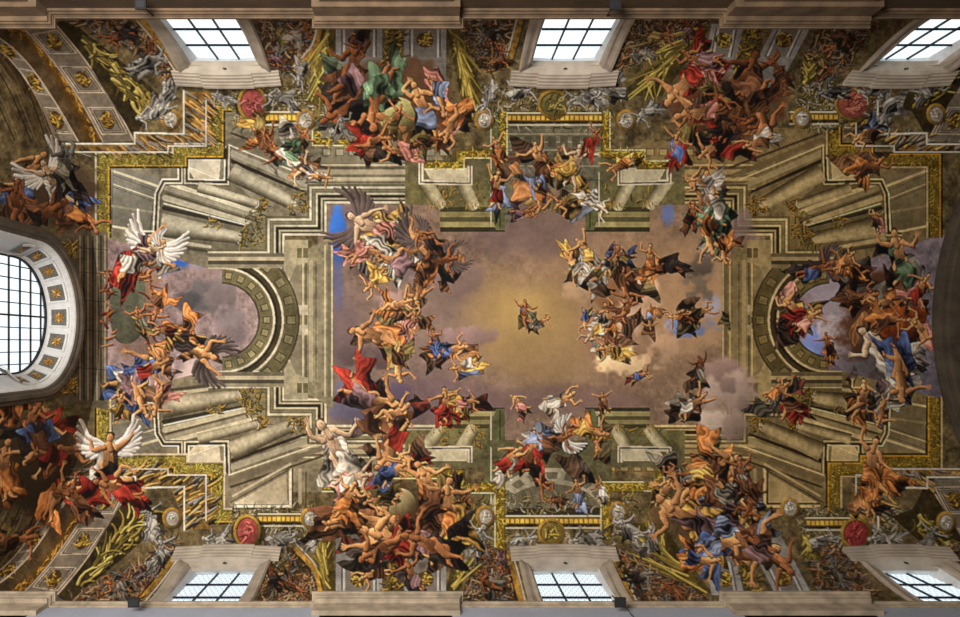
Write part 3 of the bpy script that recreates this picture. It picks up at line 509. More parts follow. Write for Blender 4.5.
# --- the painted company: anonymous figures, sizes and colours in masses
FIG = [
 # upper left group
 (352, 70, 62, 70, 'd', 'N', 'M'), (350, 108, 60, 200, 'd', 'K'), (376, 96, 66, 250, 't', 'G'), (395, 120, 40, 60, 't', 'V'), (345, 128, 34, 120, 'h', 'S'), (425, 110, 56, 120, 's', 'N', 'L'), (440, 96, 52, 290, 's', 'P', 'L'),
 (452, 124, 50, 240, 's', 'O'), (400, 152, 44, 160, 's', 'P'), (372, 142, 46, 30, 't', 'R', 'N'), (428, 140, 36, 10, 'd', 'V'), (362, 40, 40, 260, 'd', 'M'), (268, 148, 44, 320, 't', 'O', 'N'), (295, 160, 48, 300, 'p', 'W', 'G'), (300, 140, 34, 40, 't', 'G'), (262, 128, 40, 300, 't', 'Y', 'V'), (320, 176, 30, 350, 's', 'W'),
 # upper middle
 (498, 150, 34, 100, 's', 'O'), (540, 162, 50, 120, 's', 'O', 'N'), (575, 166, 52, 70, 'p', 'Y'), (592, 140, 34, 60, 't', 'R'), (496, 190, 46, 100, 's', 'L', 'R'), (540, 198, 40, 280, 's', 'L', 'O'), (568, 200, 40, 200, 's', 'Y', 'V'), (596, 205, 36, 330, 'p', 'W'), (620, 165, 36, 190, 's', 'Y', 'O'), (522, 212, 30, 10, 't', 'M'),
 # upper right group
 (690, 80, 66, 220, 's', 'R'), (706, 112, 58, 180, 's', 'R', 'P'), (742, 84, 66, 60, 'd', 'N', 'K'), (760, 110, 60, 280, 't', 'N'), (716, 146, 50, 200, 's', 'R'), (736, 128, 50, 10, 'd', 'K', 'N'), (700, 60, 50, 170, 't', 'P', 'M'), (690, 128, 44, 80, 't', 'V'), (676, 148, 42, 100, 's', 'R', 'B'), (758, 142, 40, 200, 's', 'W', 'N'), (778, 70, 40, 110, 'd', 'N'), (720, 98, 40, 320, 'd', 'V'),
 (712, 200, 54, 110, 's', 'G', 'W'), (704, 182, 42, 160, 's', 'W'), (708, 234, 52, 280, 's', 'G', 'O'), (692, 216, 34, 80, 't', 'N'), (724, 250, 36, 260, 's', 'O'),
 # left of the sky
 (378, 228, 60, 170, 'p', 'Y', 'P', 2), (366, 252, 48, 10, 's', 'P'), (404, 254, 56, 40, 's', 'W', 'M', 2), (374, 280, 38, 240, 's', 'Y'), (428, 240, 40, 150, 't', 'N', 'K', 2), (440, 262, 44, 20, 'd', 'K', 'N', 2), (420, 284, 50, 250, 's', 'O', 'N'),
 (396, 305, 42, 20, 's', 'O'), (378, 336, 54, 165, 's', 'O'), (412, 322, 34, 60, 's', 'P'), (398, 364, 46, 270, 's', 'V', 'N'), (450, 350, 44, 20, 's', 'O', 'B'), (464, 366, 36, 200, 's', 'Y', 'W'), (436, 342, 30, 100, 't', 'B'), (372, 400, 64, 330, 's', 'R', 'M'), (392, 414, 50, 10, 's', 'N', 'G'), (444, 406, 44, 70, 's', 'R'), (466, 402, 32, 20, 's', 'Y', 'P'),
 # centre right clusters
 (524, 314, 34, 80, 't', 'V', 'B'), (540, 322, 26, 20, 's', 'S'), (572, 262, 38, 300, 's', 'Y', 'W'), (586, 252, 40, 110, 's', 'W', 'Y'), (612, 262, 36, 60, 's', 'V', 'W'), (624, 285, 44, 280, 't', 'N'), (622, 256, 30, 150, 't', 'B', 'V'), (650, 262, 42, 100, 's', 'O'), (664, 268, 44, 190, 'd', 'K'), (610, 320, 42, 100, 's', 'N', 'O'), (594, 332, 34, 220, 'p', 'W', 'Y'), (612, 350, 38, 160, 's', 'Y'), (640, 376, 26, 30, 's', 'R', 'B'), (586, 320, 26, 250, 's', 'S', 'B'), (680, 318, 34, 170, 's', 'O'), (700, 312, 34, 10, 's', 'O', 'V'), (650, 320, 24, 260, 's', 'O', 'L'), (626, 310, 34, 60, 't', 'N'),
 (700, 370, 34, 80, 'd', 'K', 'S'), (692, 404, 44, 30, 's', 'N', 'W'), (560, 402, 44, 30, 's', 'W'), (520, 404, 30, 120, 's', 'P'), (604, 402, 26, 100, 's', 'N'),
 # lower middle
 (532, 452, 50, 80, 's', 'R', 'N'), (590, 432, 46, 340, 's', 'O', 'Y'), (554, 440, 44, 10, 't', 'L', 'N', 1), (508, 460, 46, 60, 's', 'W', 'R'), (538, 476, 44, 290, 't', 'R', 'K'), (578, 494, 36, 90, 's', 'L'), (600, 490, 26, 110, 's', 'W'), (556, 500, 22, 170, 't', 'N'),
 # lower left group
 (340, 456, 74, 110, 'p', 'W'), (352, 478, 50, 20, 'p', 'P', 'W'), (392, 446, 54, 250, 's', 'N', 'R'), (394, 472, 46, 40, 's', 'B'), (410, 462, 40, 150, 's', 'R'), (430, 488, 56, 110, 's', 'O', 'N'), (448, 510, 60, 100, 's', 'Y', 'O'), (362, 520, 70, 350, 's', 'N'), (400, 540, 76, 170, 's', 'N', 'M'), (384, 548, 54, 200, 't', 'R', 'N'), (432, 546, 60, 150, 't', 'K', 'M'), (346, 500, 50, 60, 's', 'O'), (380, 500, 42, 180, 's', 'V'), (374, 574, 40, 190, 's', 'K', 'N'), (412, 576, 44, 110, 't', 'K', 'M'),
 # lower right group
 (706, 480, 72, 200, 's', 'O'), (712, 470, 58, 20, 's', 'O', 'Y'), (664, 492, 40, 60, 's', 'V'), (676, 476, 30, 150, 't', 'S'), (736, 500, 56, 330, 's', 'N', 'S'), (690, 520, 76, 160, 's', 'Y', 'O'), (738, 540, 80, 340, 's', 'M', 'L'), (720, 544, 54, 20, 's', 'B', 'L'), (742, 476, 46, 100, 't', 'K', 'S'), (770, 555, 56, 330, 't', 'N', 'M'), (752, 502, 44, 250, 'd', 'N'), (700, 560, 50, 350, 's', 'O', 'B'),
 # left arch sky
 (140, 258, 56, 50, 's', 'R', 'W', 1), (152, 250, 36, 10, 'p', 'M', 'W', 1), (140, 320, 34, 120, 't', 'V', 'S'), (158, 306, 38, 260, 't', 'O', 'N'), (134, 374, 60, 40, 's', 'B', 'W'), (150, 368, 50, 20, 's', 'B', 'R'), (140, 398, 50, 290, 's', 'M', 'N'), (190, 348, 54, 330, 's', 'O', 'K', 2), (158, 400, 40, 250, 's', 'P', 'R'), (120, 405, 34, 90, 's', 'Y'), (166, 330, 34, 160, 's', 'Y', 'R'),
 # right arch sky
 (796, 310, 48, 130, 's', 'Y', 'R'), (808, 320, 40, 50, 's', 'R', 'P'), (828, 346, 34, 100, 't', 'O', 'N'), (816, 270, 46, 20, 'd', 'K', 'B', 2), (850, 270, 50, 150, 't', 'N', 'O'), (862, 300, 44, 30, 't', 'N'), (900, 262, 60, 100, 's', 'S', 'G'), (890, 300, 52, 200, 's', 'N', 'O'), (920, 290, 44, 70, 's', 'P', 'R'), (886, 352, 66, 130, 'p', 'W', 'L'), (900, 374, 56, 280, 's', 'B'), (862, 400, 50, 70, 's', 'O', 'W'), (882, 410, 40, 260, 's', 'W', 'O'), (784, 400, 52, 120, 's', 'R', 'N'), (778, 392, 34, 40, 's', 'S', 'O'), (872, 468, 56, 100, 's', 'O'), (868, 500, 40, 280, 's', 'O'), (922, 330, 46, 120, 's', 'P', 'N'), (888, 320, 44, 10, 't', 'O', 'N'),
 (870, 168, 44, 20, 't', 'O', 'N'), (876, 220, 26, 100, 's', 'P'), (866, 134, 40, 200, 's', 'L', 'N'), (846, 262, 34, 60, 's', 'O'),
]
WFIG = [(28, 174, 54, 60, 's', 'B', 'N'), (56, 186, 56, 120, 'p', 'B', 'W', 1), (40, 216, 60, 20, 'd', 'N', 'K'), (84, 218, 40, 330, 't', 'N', 'O'), (66, 168, 50, 80, 'h', 'K', 'S'), (16, 205, 50, 100, 'd', 'N'),
 (16, 402, 60, 50, 's', 'N', 'O'), (4, 470, 60, 100, 's', 'O'), (40, 440, 60, 240, 's', 'R', 'B'), (30, 425, 50, 80, 't', 'K', 'B'), (62, 452, 54, 20, 't', 'N', 'R'), (108, 466, 62, 80, 's', 'W', 'K', 1), (100, 488, 66, 20, 's', 'R'), (118, 490, 50, 160, 't', 'R'), (56, 496, 50, 60, 's', 'O', 'N'), (16, 540, 44, 10, 't', 'V', 'N'), (78, 500, 40, 120, 'd', 'N')]
CN = {'R': 'red', 'O': 'orange', 'Y': 'golden yellow', 'B': 'blue', 'G': 'green', 'W': 'white', 'P': 'pink', 'K': 'dark', 'N': 'brown', 'M': 'mauve', 'L': 'pale blue', 'V': 'olive', 'S': 'grey'}
# stonework of the end wall: upright blocks beside the window and brown stone rings around it
part('painted_wall', 'upright painted stone blocks beside the big window')
fill([(60, 225), (108, 232), (108, 410), (60, 400)], (92, 82, 64), n=.25)
for i, x in enumerate((80, 84, 88, 93, 97, 101, 105)): stroke([(x, 236), (x, 400)], 1.6+i % 2, 1.6+i % 2, ((136, 124, 102), (58, 50, 38))[i % 2], mark=False)
for y in (248, 272, 300, 330, 368): stroke([(80, y), (108, y+2)], 1.2, 1.2, (52, 44, 32), mark=False)
for y in (250, 385): fill([(60, y-7), (78, y-7), (78, y+8), (60, y+8)], (132, 104, 48), n=.5); leafy([(60, y-7), (78, y-7), (78, y+8), (60, y+8)], [(160, 128, 58), (84, 66, 30)], 24, 6, 2, int(y))
# undertone masses that hold each group together
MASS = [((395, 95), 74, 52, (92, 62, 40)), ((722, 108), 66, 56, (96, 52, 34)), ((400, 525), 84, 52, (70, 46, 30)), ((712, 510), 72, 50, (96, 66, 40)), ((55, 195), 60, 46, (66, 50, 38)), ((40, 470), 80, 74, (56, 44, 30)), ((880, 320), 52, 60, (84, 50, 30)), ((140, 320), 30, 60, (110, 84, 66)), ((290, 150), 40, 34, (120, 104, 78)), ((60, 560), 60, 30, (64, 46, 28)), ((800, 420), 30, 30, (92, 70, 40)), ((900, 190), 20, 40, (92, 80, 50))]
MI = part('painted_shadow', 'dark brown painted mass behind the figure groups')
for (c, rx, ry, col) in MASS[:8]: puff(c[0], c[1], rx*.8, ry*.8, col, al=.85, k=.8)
# swirling drapery between the figures of each crowd
CROWD = [(350, 90, 34, 44, 'NKMGS'), (400, 130, 60, 26, 'OVNPK'), (450, 110, 26, 36, 'LNOP'), (285, 150, 36, 26, 'OWGNV'), (545, 165, 46, 26, 'ONYS'), (550, 200, 50, 18, 'LOVYM'), (715, 110, 52, 44, 'RNKPOV'), (712, 210, 26, 38, 'GONW'),
         (385, 240, 44, 34, 'YPMWN'), (435, 260, 30, 26, 'KNOV'), (395, 330, 30, 34, 'ONVP'), (455, 358, 34, 16, 'OBYN'), (385, 410, 40, 26, 'RNKM'), (455, 404, 24, 14, 'RPY'), (600, 265, 40, 22, 'YWVNB'), (630, 300, 30, 34, 'NOVN'), (612, 345, 24, 24, 'YOWN'), (695, 315, 30, 12, 'OVN'),
         (690, 395, 18, 24, 'NSWK'), (545, 455, 44, 24, 'RKNWL'), (590, 436, 26, 14, 'OYV'), (385, 470, 50, 26, 'WPRBN'), (400, 520, 66, 26, 'NOVKR'), (395, 555, 60, 24, 'KNMRN'), (450, 505, 26, 34, 'OYN'), (705, 480, 44, 26, 'OYSVK'), (725, 530, 60, 26, 'YNLMO'),
         (142, 258, 26, 20, 'RWM'), (140, 385, 30, 30, 'BMYPN'), (175, 340, 34, 24, 'OYNK'), (885, 270, 44, 24, 'NSKG'), (890, 330, 44, 40, 'NORNP'), (885, 380, 34, 30, 'WBLM'), (870, 410, 22, 22, 'OWN'), (800, 315, 22, 28, 'YRPN'), (782, 398, 22, 22, 'RNSO'), (872, 480, 20, 34, 'ON'), (868, 170, 30, 12, 'ON')]
for ci, (cx, cy, rx, ry, pal) in enumerate(CROWD):
    r = np.random.RandomState(ci+400)
    part('painted_drapery', 'swirl of painted drapery in mixed colours')
    for k in range(int(3+rx*ry/190)):
        a = r.uniform(0, 6.28); q = math.sqrt(r.rand()); s = r.uniform(10, 21)*(1.25 if rx > 40 else 1); c = CL[pal[r.randint(len(pal))]]
        WARP[0] = .5; cloth(shred(cx+math.cos(a)*rx*q, cy+math.sin(a)*ry*q, s*.6, s*.34, r.uniform(0, 6.28), r, 9, .5, 1.6), mix(mul(c, r.uniform(.6, 1.05)), (104, 92, 76), .3), r.uniform(0, 180), r.uniform(0, 9), .95); WARP[0] = 0
part('painted_cartouche', 'grey green painted shield with brown scrolls'); fill(smooth_closed([(112, 276), (140, 270), (146, 300), (144, 330), (128, 344), (112, 332)], 5), (104, 104, 84), (72, 70, 54), ((112, 270), (146, 340)), n=.25)
leafy([(106, 268), (150, 262), (156, 345), (146, 345), (144, 276), (114, 280), (112, 345), (104, 345)], [(124, 70, 36), (96, 48, 28), (150, 100, 60)], 70, 10, 3, 77)
part('painted_globe', 'orange brown painted globe'); stroke([(898, 318), (902, 318)], 48, 50, (150, 74, 32), shade=((190, 110, 56), (44, 22, 14)), n=.5)
for k in range(8): stroke(ellipse_pts(900, 318, 4+k*2.6, 22, -80, 80, 10), 1, 1, (84, 38, 20), al=.6, mark=False)
# bronze globe and its like near the group
part('painted_globe', 'olive painted globe'); stroke([(398, 116), (398, 116.2)], 38, 38, (150, 140, 88), shade=(( 190, 178, 120), (64, 54, 28)))
part('painted_globe', 'bronze painted urn'); stroke([(400, 504), (396, 504)], 32, 30, (140, 124, 86), shade=((196, 176, 130), (60, 44, 26)))
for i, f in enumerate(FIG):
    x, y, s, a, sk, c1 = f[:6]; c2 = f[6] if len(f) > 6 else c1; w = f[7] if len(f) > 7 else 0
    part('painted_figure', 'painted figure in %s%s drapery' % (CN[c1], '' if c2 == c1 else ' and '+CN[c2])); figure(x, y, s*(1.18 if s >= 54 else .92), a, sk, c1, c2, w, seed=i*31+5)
NVAULT = len(PARTS)
part('painted_rock', 'dark painted drapery and rock on the end wall'); WROCK = CUR[0]
for i, f in enumerate(WFIG):
    x, y, s, a, sk, c1 = f[:6]; c2 = f[6] if len(f) > 6 else c1; w = f[7] if len(f) > 7 else 0
    part('painted_figure', 'painted figure in %s%s drapery' % (CN[c1], '' if c2 == c1 else ' and '+CN[c2])); figure(x, y, s*1.12, a, sk, c1, c2, w, seed=i*17+900)

# final varnish of the whole sheet: a little more depth between light and dark paint
LUM = CAN.mean(2, keepdims=True); CAN = LUM+(CAN-LUM)*.86; CAN = np.clip(.36+(CAN-.36)*1.22, .012, 1)
# ---------------------------------------------------------------- geometry helpers
W0, H0, R0 = 7.9, 19.0, 7.9              # nave half width, springing height above the camera, vault radius
HC = 18.0                                  # cornice height above the camera
XW, XE = -12.54, 19.07                      # west wall plane, east transverse arch
MPP = HC/FPX
def srgb(c): c = np.asarray(c, float)/255.; return np.where(c <= .04045, c/12.92, ((c+.055)/1.055)**2.4)
def material(name, c, rough=.7, metal=0., var=.15, scale=6., bump=.1, c2=None):
    m = bpy.data.materials.new(name); m.use_nodes = True; nt = m.node_tree; b = nt.nodes['Principled BSDF']
    b.inputs['Roughness'].default_value = rough; b.inputs['Metallic'].default_value = metal
    tc = nt.nodes.new('ShaderNodeTexCoord'); no = nt.nodes.new('ShaderNodeTexNoise'); no.inputs['Scale'].default_value = scale; no.inputs['Detail'].default_value = 6
    nt.links.new(tc.outputs['Object'], no.inputs['Vector'])
    rp = nt.nodes.new('ShaderNodeValToRGB'); a = srgb(c); q = srgb(c2) if c2 else a*(1-var*2)
    rp.color_ramp.elements[0].color = (*q, 1); rp.color_ramp.elements[1].color = (*a*(1+var*.6), 1); rp.color_ramp.elements[0].position = .3; rp.color_ramp.elements[1].position = .65
    nt.links.new(no.outputs['Fac'], rp.inputs['Fac']); nt.links.new(rp.outputs['Color'], b.inputs['Base Color'])
    if bump:
        bp = nt.nodes.new('ShaderNodeBump'); bp.inputs['Strength'].default_value = bump; bp.inputs['Distance'].default_value = .02
        nt.links.new(no.outputs['Fac'], bp.inputs['Height']); nt.links.new(bp.outputs['Normal'], b.inputs['Normal'])
    return m
M = dict(
    stone=material('travertine', (156, 141, 120), .75, var=.2, scale=3), stone_shaded=material('shaded_travertine', (96, 76, 54), .8, var=.25, scale=2.5),  # darker brown copy for the top cornice: its shade is put into the colour
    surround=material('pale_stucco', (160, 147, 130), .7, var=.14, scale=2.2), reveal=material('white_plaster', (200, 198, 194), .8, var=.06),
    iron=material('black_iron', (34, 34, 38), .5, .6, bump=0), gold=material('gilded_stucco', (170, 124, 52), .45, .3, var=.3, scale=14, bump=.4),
    black=material('black_housing', (14, 14, 15), .8, bump=0), frieze_daylit=material('daylit_frieze_stone', (150, 156, 170), .6, var=.06, scale=1.2), frieze_shaded=material('shaded_frieze_stone', (66, 50, 34), .6, var=.2, scale=1.5),  # friezes: cool daylight put into the south colour, shade into the north one
    dark=material('dark_brown_stucco', (74, 62, 48), .8, var=.25, scale=1.5), floor=material('marble_floor', (140, 120, 100), .4, var=.2, scale=1), plaster=material('rough_plaster', (120, 105, 85), .9), wood=material('panel_ground', (96, 92, 84), .8))
def glass_mat(name, tint, lines, line_col):
    m = bpy.data.materials.new(name); m.use_nodes = True; nt = m.node_tree; nt.nodes.clear()
    out = nt.nodes.new('ShaderNodeOutputMaterial'); tr = nt.nodes.new('ShaderNodeBsdfTransparent'); gl = nt.nodes.new('ShaderNodeBsdfGlossy'); mx = nt.nodes.new('ShaderNodeMixShader'); mx.inputs[0].default_value = .05
    gl.inputs['Roughness'].default_value = .15
    tc = nt.nodes.new('ShaderNodeTexCoord'); mp = nt.nodes.new('ShaderNodeMapping'); mp.inputs['Rotation'].default_value = (math.pi/2, 0, 0); br = nt.nodes.new('ShaderNodeTexBrick')
    br.inputs['Color1'].default_value = (*tint, 1); br.inputs['Color2'].default_value = (*[t*.94 for t in tint], 1); br.inputs['Mortar'].default_value = (*line_col, 1)
    br.inputs['Scale'].default_value = 1; br.inputs['Mortar Size'].default_value = lines; br.inputs['Brick Width'].default_value = .16; br.inputs['Row Height'].default_value = .15
    nt.links.new(tc.outputs['Object'], mp.inputs['Vector']); nt.links.new(mp.outputs['Vector'], br.inputs['Vector']); nt.links.new(br.outputs['Color'], tr.inputs['Color'])
    nt.links.new(tr.outputs[0], mx.inputs[1]); nt.links.new(gl.outputs[0], mx.inputs[2]); nt.links.new(mx.outputs[0], out.inputs['Surface']); return m
M['glass'] = glass_mat('clear_window_glass', (.92, .95, .96), .004, (.7, .74, .78)); M['leaded'] = glass_mat('leaded_window_glass', (.84, .87, .88), .014, (.45, .48, .52))

def link(name, me, m, parent=None, smooth=False):
    if m: me.materials.append(m)
    o = bpy.data.objects.new(name, me); COLL.objects.link(o)
    if parent: o.parent = parent
    if smooth: me.polygons.foreach_set('use_smooth', [True]*len(me.polygons))
    return o
class MB:
    def __init__(s): s.v = []; s.f = []
    def add(s, v, f): n = len(s.v); s.v += [tuple(map(float, p)) for p in v]; s.f += [tuple(i+n for i in q) for q in f]
    def box(s, x0, x1, y0, y1, z0, z1):
        s.add([(x0, y0, z0), (x1, y0, z0), (x1, y1, z0), (x0, y1, z0), (x0, y0, z1), (x1, y0, z1), (x1, y1, z1), (x0, y1, z1)],
              [(0, 3, 2, 1), (4, 5, 6, 7), (0, 1, 5, 4), (1, 2, 6, 5), (2, 3, 7, 6), (3, 0, 4, 7)])
    def loft(s, loops, closed=False, caps=False):
        n = len(loops[0]); v = [p for l in loops for p in l]; f = []
        for i in range(len(loops)-1):
            for j in range(n if closed else n-1): a = i*n+j; b = i*n+(j+1) % n; f.append((a, b, b+n, a+n))
        if caps: f.append(tuple(range(n))[::-1]); f.append(tuple((len(loops)-1)*n+j for j in range(n)))
        s.add(v, f)
    def tube(s, path, r, k=8):
        P = [np.array(p, float) for p in path]; loops = []
        for i, p in enumerate(P):
            d = P[min(i+1, len(P)-1)]-P[max(i-1, 0)]; d /= np.linalg.norm(d)+1e-9
            u = np.cross(d, (0, 0, 1) if abs(d[2]) < .9 else (1, 0, 0)); u /= np.linalg.norm(u); w = np.cross(d, u)
            loops.append([p+r*(math.cos(a)*u+math.sin(a)*w) for a in np.linspace(0, 2*math.pi, k, endpoint=False)])
        s.loft(loops, True, True)
    def build(s, name, m, parent=None, smooth=False):
        me = bpy.data.meshes.new(name); me.from_pydata(s.v, [], s.f); me.update(); return link(name, me, m, parent, smooth)
def put(o, **k):
    for a, b in k.items(): o[a] = b
    return o
def empty(name, loc=(0, 0, 0)):
    o = bpy.data.objects.new(name, None); COLL.objects.link(o); o.location = loc; o.empty_display_size = .3; return o
def vault_w(H): return W0 if H <= H0 else math.sqrt(max(0, R0*R0-(H-H0)**2))

# ---------------------------------------------------------------- nave shell: floor, walls, vault back
b = MB(); b.box(-14, 24, -9.4, 9.4, -.3, 0); put(b.build('floor', M['floor']), kind='structure', label='marble floor of the nave far below the vault')
b = MB(); b.box(-14.2, 24, -9.4, -7.58, 0, ZC+HC-.16); put(b.build('wall_north', M['frieze_shaded']), kind='structure', label='dark brown wall strip above the top cornice edge')
b = MB(); b.box(-14.2, 24, 7.50, 9.4, 0, ZC+HC-.20); put(b.build('wall_south', M['frieze_daylit']), kind='structure', label='cool grey wall strip along the bottom edge of the picture')
b = MB(); b.box(23.2, 24, -7.50, 7.48, 0, ZC+27.3); put(b.build('wall_east', M['dark']), kind='structure', label='dark wall closing the nave beyond the right arch')
WIN_X = [MPP*(162-415+4), MPP*162, MPP*(162+408)]
WIN_X = [-246*MPP, 162*MPP, 570*MPP, 978*MPP]
def in_opening(X, H, m=0.0): return any(abs(X-x) < 1.34+m for x in WIN_X[:3]) and H < 21.75+m
b = MB(); xs = np.arange(-14, 24.01, .5); hs = [HC-.1]+[H0]; ang = np.linspace(0, math.pi, 49)
prof = [(-W0-.25, HC-.1)]+[(-(R0+.25)*math.cos(a), H0+(R0+.25)*math.sin(a)) for a in ang]+[(W0+.25, HC-.1)]
for i in range(len(prof)-1):
    for j in range(len(xs)-1):
        y = (prof[i][0]+prof[i+1][0])/2; h = (prof[i][1]+prof[i+1][1])/2; x = (xs[j]+xs[j+1])/2
        if h < 23.3 and any(abs(x-w) < 2.05 for w in WIN_X[:3]): continue
        b.add([(xs[j], prof[i][0], prof[i][1]+ZC), (xs[j+1], prof[i][0], prof[i][1]+ZC), (xs[j+1], prof[i+1][0], prof[i+1][1]+ZC), (xs[j], prof[i+1][0], prof[i+1][1]+ZC)], [(0, 1, 2, 3)])
put(b.build('ceiling', M['plaster'], smooth=True), kind='structure', label='barrel vault shell carrying the fresco')

# ---------------------------------------------------------------- fresco on the vault and on the end wall
def fresco_material():
    m = bpy.data.materials.new('fresco_paint'); m.use_nodes = True; nt = m.node_tree; bs = nt.nodes['Principled BSDF']
    at = nt.nodes.new('ShaderNodeAttribute'); at.attribute_name = 'paint'; bs.inputs['Roughness'].default_value = .8; bs.inputs['Specular IOR Level'].default_value = .2
    tc = nt.nodes.new('ShaderNodeTexCoord'); no = nt.nodes.new('ShaderNodeTexNoise'); no.inputs['Scale'].default_value = 9; no.inputs['Detail'].default_value = 8
    mr = nt.nodes.new('ShaderNodeMapRange'); mr.inputs[3].default_value = .86; mr.inputs[4].default_value = 1.14
    mx = nt.nodes.new('ShaderNodeMix'); mx.data_type = 'RGBA'; mx.blend_type = 'MULTIPLY'; mx.inputs[0].default_value = 1
    nt.links.new(tc.outputs['Object'], no.inputs['Vector']); nt.links.new(no.outputs['Fac'], mr.inputs[0]); nt.links.new(at.outputs['Color'], mx.inputs[6]); nt.links.new(mr.outputs[0], mx.inputs[7])
    nt.links.new(mx.outputs[2], bs.inputs['Base Color']); return m
MF = fresco_material()
BL = CAN.copy()
for ax in (0, 1): BL = (BL*2+np.roll(BL, 1, ax)+np.roll(BL, -1, ax)+np.roll(BL, 2, ax)+np.roll(BL, -2, ax))/6
CAN = np.clip(CAN+(CAN-BL)*1.1, 0.004, 1); del BL
LIN = srgb(np.clip(CAN, 0, 1)*255.*.985).astype(np.float32)
LIN = (LIN+np.roll(LIN, 1, 0)+np.roll(LIN, 1, 1)+np.roll(np.roll(LIN, 1, 0), 1, 1))/4
def sheet(px, py):
    x = np.clip(((px+OX)*S), 0, CW-1.01); y = np.clip(((py+OY)*S), 0, CH-1.01); return x, y
def colour_at(px, py):
    x, y = sheet(px, py); xi = x.astype(int); yi = y.astype(int); fx = (x-xi)[..., None]; fy = (y-yi)[..., None]
    return (LIN[yi, xi]*(1-fx)+LIN[yi, xi+1]*fx)*(1-fy)+(LIN[yi+1, xi]*(1-fx)+LIN[yi+1, xi+1]*fx)*fy
def id_at(px, py): x, y = sheet(px, py); return IDM[y.astype(int), x.astype(int)]
def components(G):
    """4-connected components of equal value, by label propagation with pointer jumping"""
    n, m = G.shape; L = np.arange(n*m).reshape(n, m); h = G[:, 1:] == G[:, :-1]; v = G[1:] == G[:-1]
    for it in range(400):
        O = L.copy()
        L[:, 1:] = np.where(h, np.minimum(L[:, 1:], L[:, :-1]), L[:, 1:]); L[:, :-1] = np.where(h, np.minimum(L[:, 1:], L[:, :-1]), L[:, :-1])
        L[1:] = np.where(v, np.minimum(L[1:], L[:-1]), L[1:]); L[:-1] = np.where(v, np.minimum(L[1:], L[:-1]), L[:-1])
        for k in range(3): L = L.reshape(-1)[L]
        if (L == O).all(): break
    return L
def tidy(G, keep):
    """give crumbs of a part to the neighbour and make every big separate piece of a wall, sky or frieze a part of its own"""
    G = np.where(keep, G, -1)
    for rnd in range(3):
        L = components(G); u, first, inv, c = np.unique(L, return_index=True, return_inverse=True, return_counts=True); inv = inv.reshape(L.shape)
        g = G.reshape(-1); new = g[first].copy(); n, m = G.shape; lim = np.where(np.array([(PARTS[i][0] in ONE) if i >= 0 else True for i in g[first]]), 14, 90)
        for k in np.where((c < lim) & (new >= 0))[0]:
            y, x = divmod(first[k], m); q = [G[a, b] for a, b in ((y-1, x), (y, x-1)) if a >= 0 and b >= 0 and G[a, b] >= 0 and G[a, b] != new[k]]
            if q: new[k] = q[0]
        G2 = new[inv]
        if (G2 == G).all(): break
        G = G2
    L = components(G); u, first, inv, c = np.unique(L, return_index=True, return_inverse=True, return_counts=True); val = G.reshape(-1)[first]
    for i in np.unique(val):
        if i < 0 or PARTS[i][0] in ONE: continue
        w = np.where(val == i)[0]; w = w[np.argsort(-c[w])]
        for k in w[1:]:
            if c[k] > 60: PARTS.append(PARTS[i]); val[k] = len(PARTS)-1
    return val[inv.reshape(L.shape)].astype(np.int32)
ONE = ('painted_figure', 'painted_statue', 'painted_relief_figure', 'painted_column', 'painted_medallion', 'painted_palm', 'painted_garland')
def painted_surface(V, shape, keep, root, default_id=None, big=100):
    """V: vertex grid (n,m,3). Its faces are split among the painted parts; every part is its own mesh"""
    n, m = shape; px = VX+FPX*V[..., 0]/(V[..., 2]-ZC); py = VY+FPX*(V[..., 1]-CAMY)/(V[..., 2]-ZC)
    cols = colour_at(px, py); cols = np.concatenate([cols, np.ones((n, m, 1))], 2).reshape(-1, 4).astype(np.float32)
    cx = (px[:-1, :-1]+px[1:, 1:])/2; cy = (py[:-1, :-1]+py[1:, 1:])/2; ids = id_at(cx, cy).astype(np.int32); id_grid = ids.copy()
    I = np.arange(n*m).reshape(n, m); Q = np.stack([I[:-1, :-1], I[1:, :-1], I[1:, 1:], I[:-1, 1:]], -1).reshape(-1, 4)
    ids = ids.reshape(-1); k = keep.reshape(-1); Q = Q[k]; VV = V.reshape(-1, 3).astype(np.float32)
    cnt = np.bincount(ids[k], minlength=len(PARTS)); figs = sorted([i for i in range(len(PARTS)) if PARTS[i][0] == 'painted_figure' and cnt[i] > 0], key=lambda i: -cnt[i])
    ids = tidy(id_grid, keep)[keep]; cnt = np.bincount(ids, minlength=len(PARTS)); figs = [i for i in figs if i < len(cnt) and cnt[i] > 0]; figs.sort(key=lambda i: -cnt[i])
    stuff = -1
    if len(figs) > big:
        stuff = figs[big]
        for i in figs[big:]: ids[ids == i] = stuff
    for i in range(len(PARTS)):
        if 0 < cnt[i] < 12 and i != stuff: ids[ids == i] = default_id if default_id is not None else 0
    for i in np.unique(ids):
        F = Q[ids == i]; u, inv = np.unique(F.reshape(-1), return_inverse=True)
        me = bpy.data.meshes.new(PARTS[i][0]); me.vertices.add(len(u)); me.vertices.foreach_set('co', VV[u].reshape(-1))
        me.loops.add(len(inv)); me.loops.foreach_set('vertex_index', inv.reshape(-1).astype(np.int32)); me.polygons.add(len(F)); me.polygons.foreach_set('loop_start', np.arange(0, len(inv), 4, dtype=np.int32))
        me.update(calc_edges=True); ca = me.color_attributes.new('paint', 'FLOAT_COLOR', 'POINT'); ca.data.foreach_set('color', cols[u].reshape(-1))
        o = link(PARTS[i][0], me, MF, root)
        if i == stuff: o['label'] = 'small painted figures in mixed drapery'; o['kind'] = 'stuff'
        elif PARTS[i][1]: o['label'] = PARTS[i][1]
root = empty('ceiling_fresco'); put(root, label='ceiling fresco of painted columns, cloudy sky and crowded draped figures covering the barrel vault', category='fresco')
e = np.arange(-262, 332, .95); T_ = None
rows = []
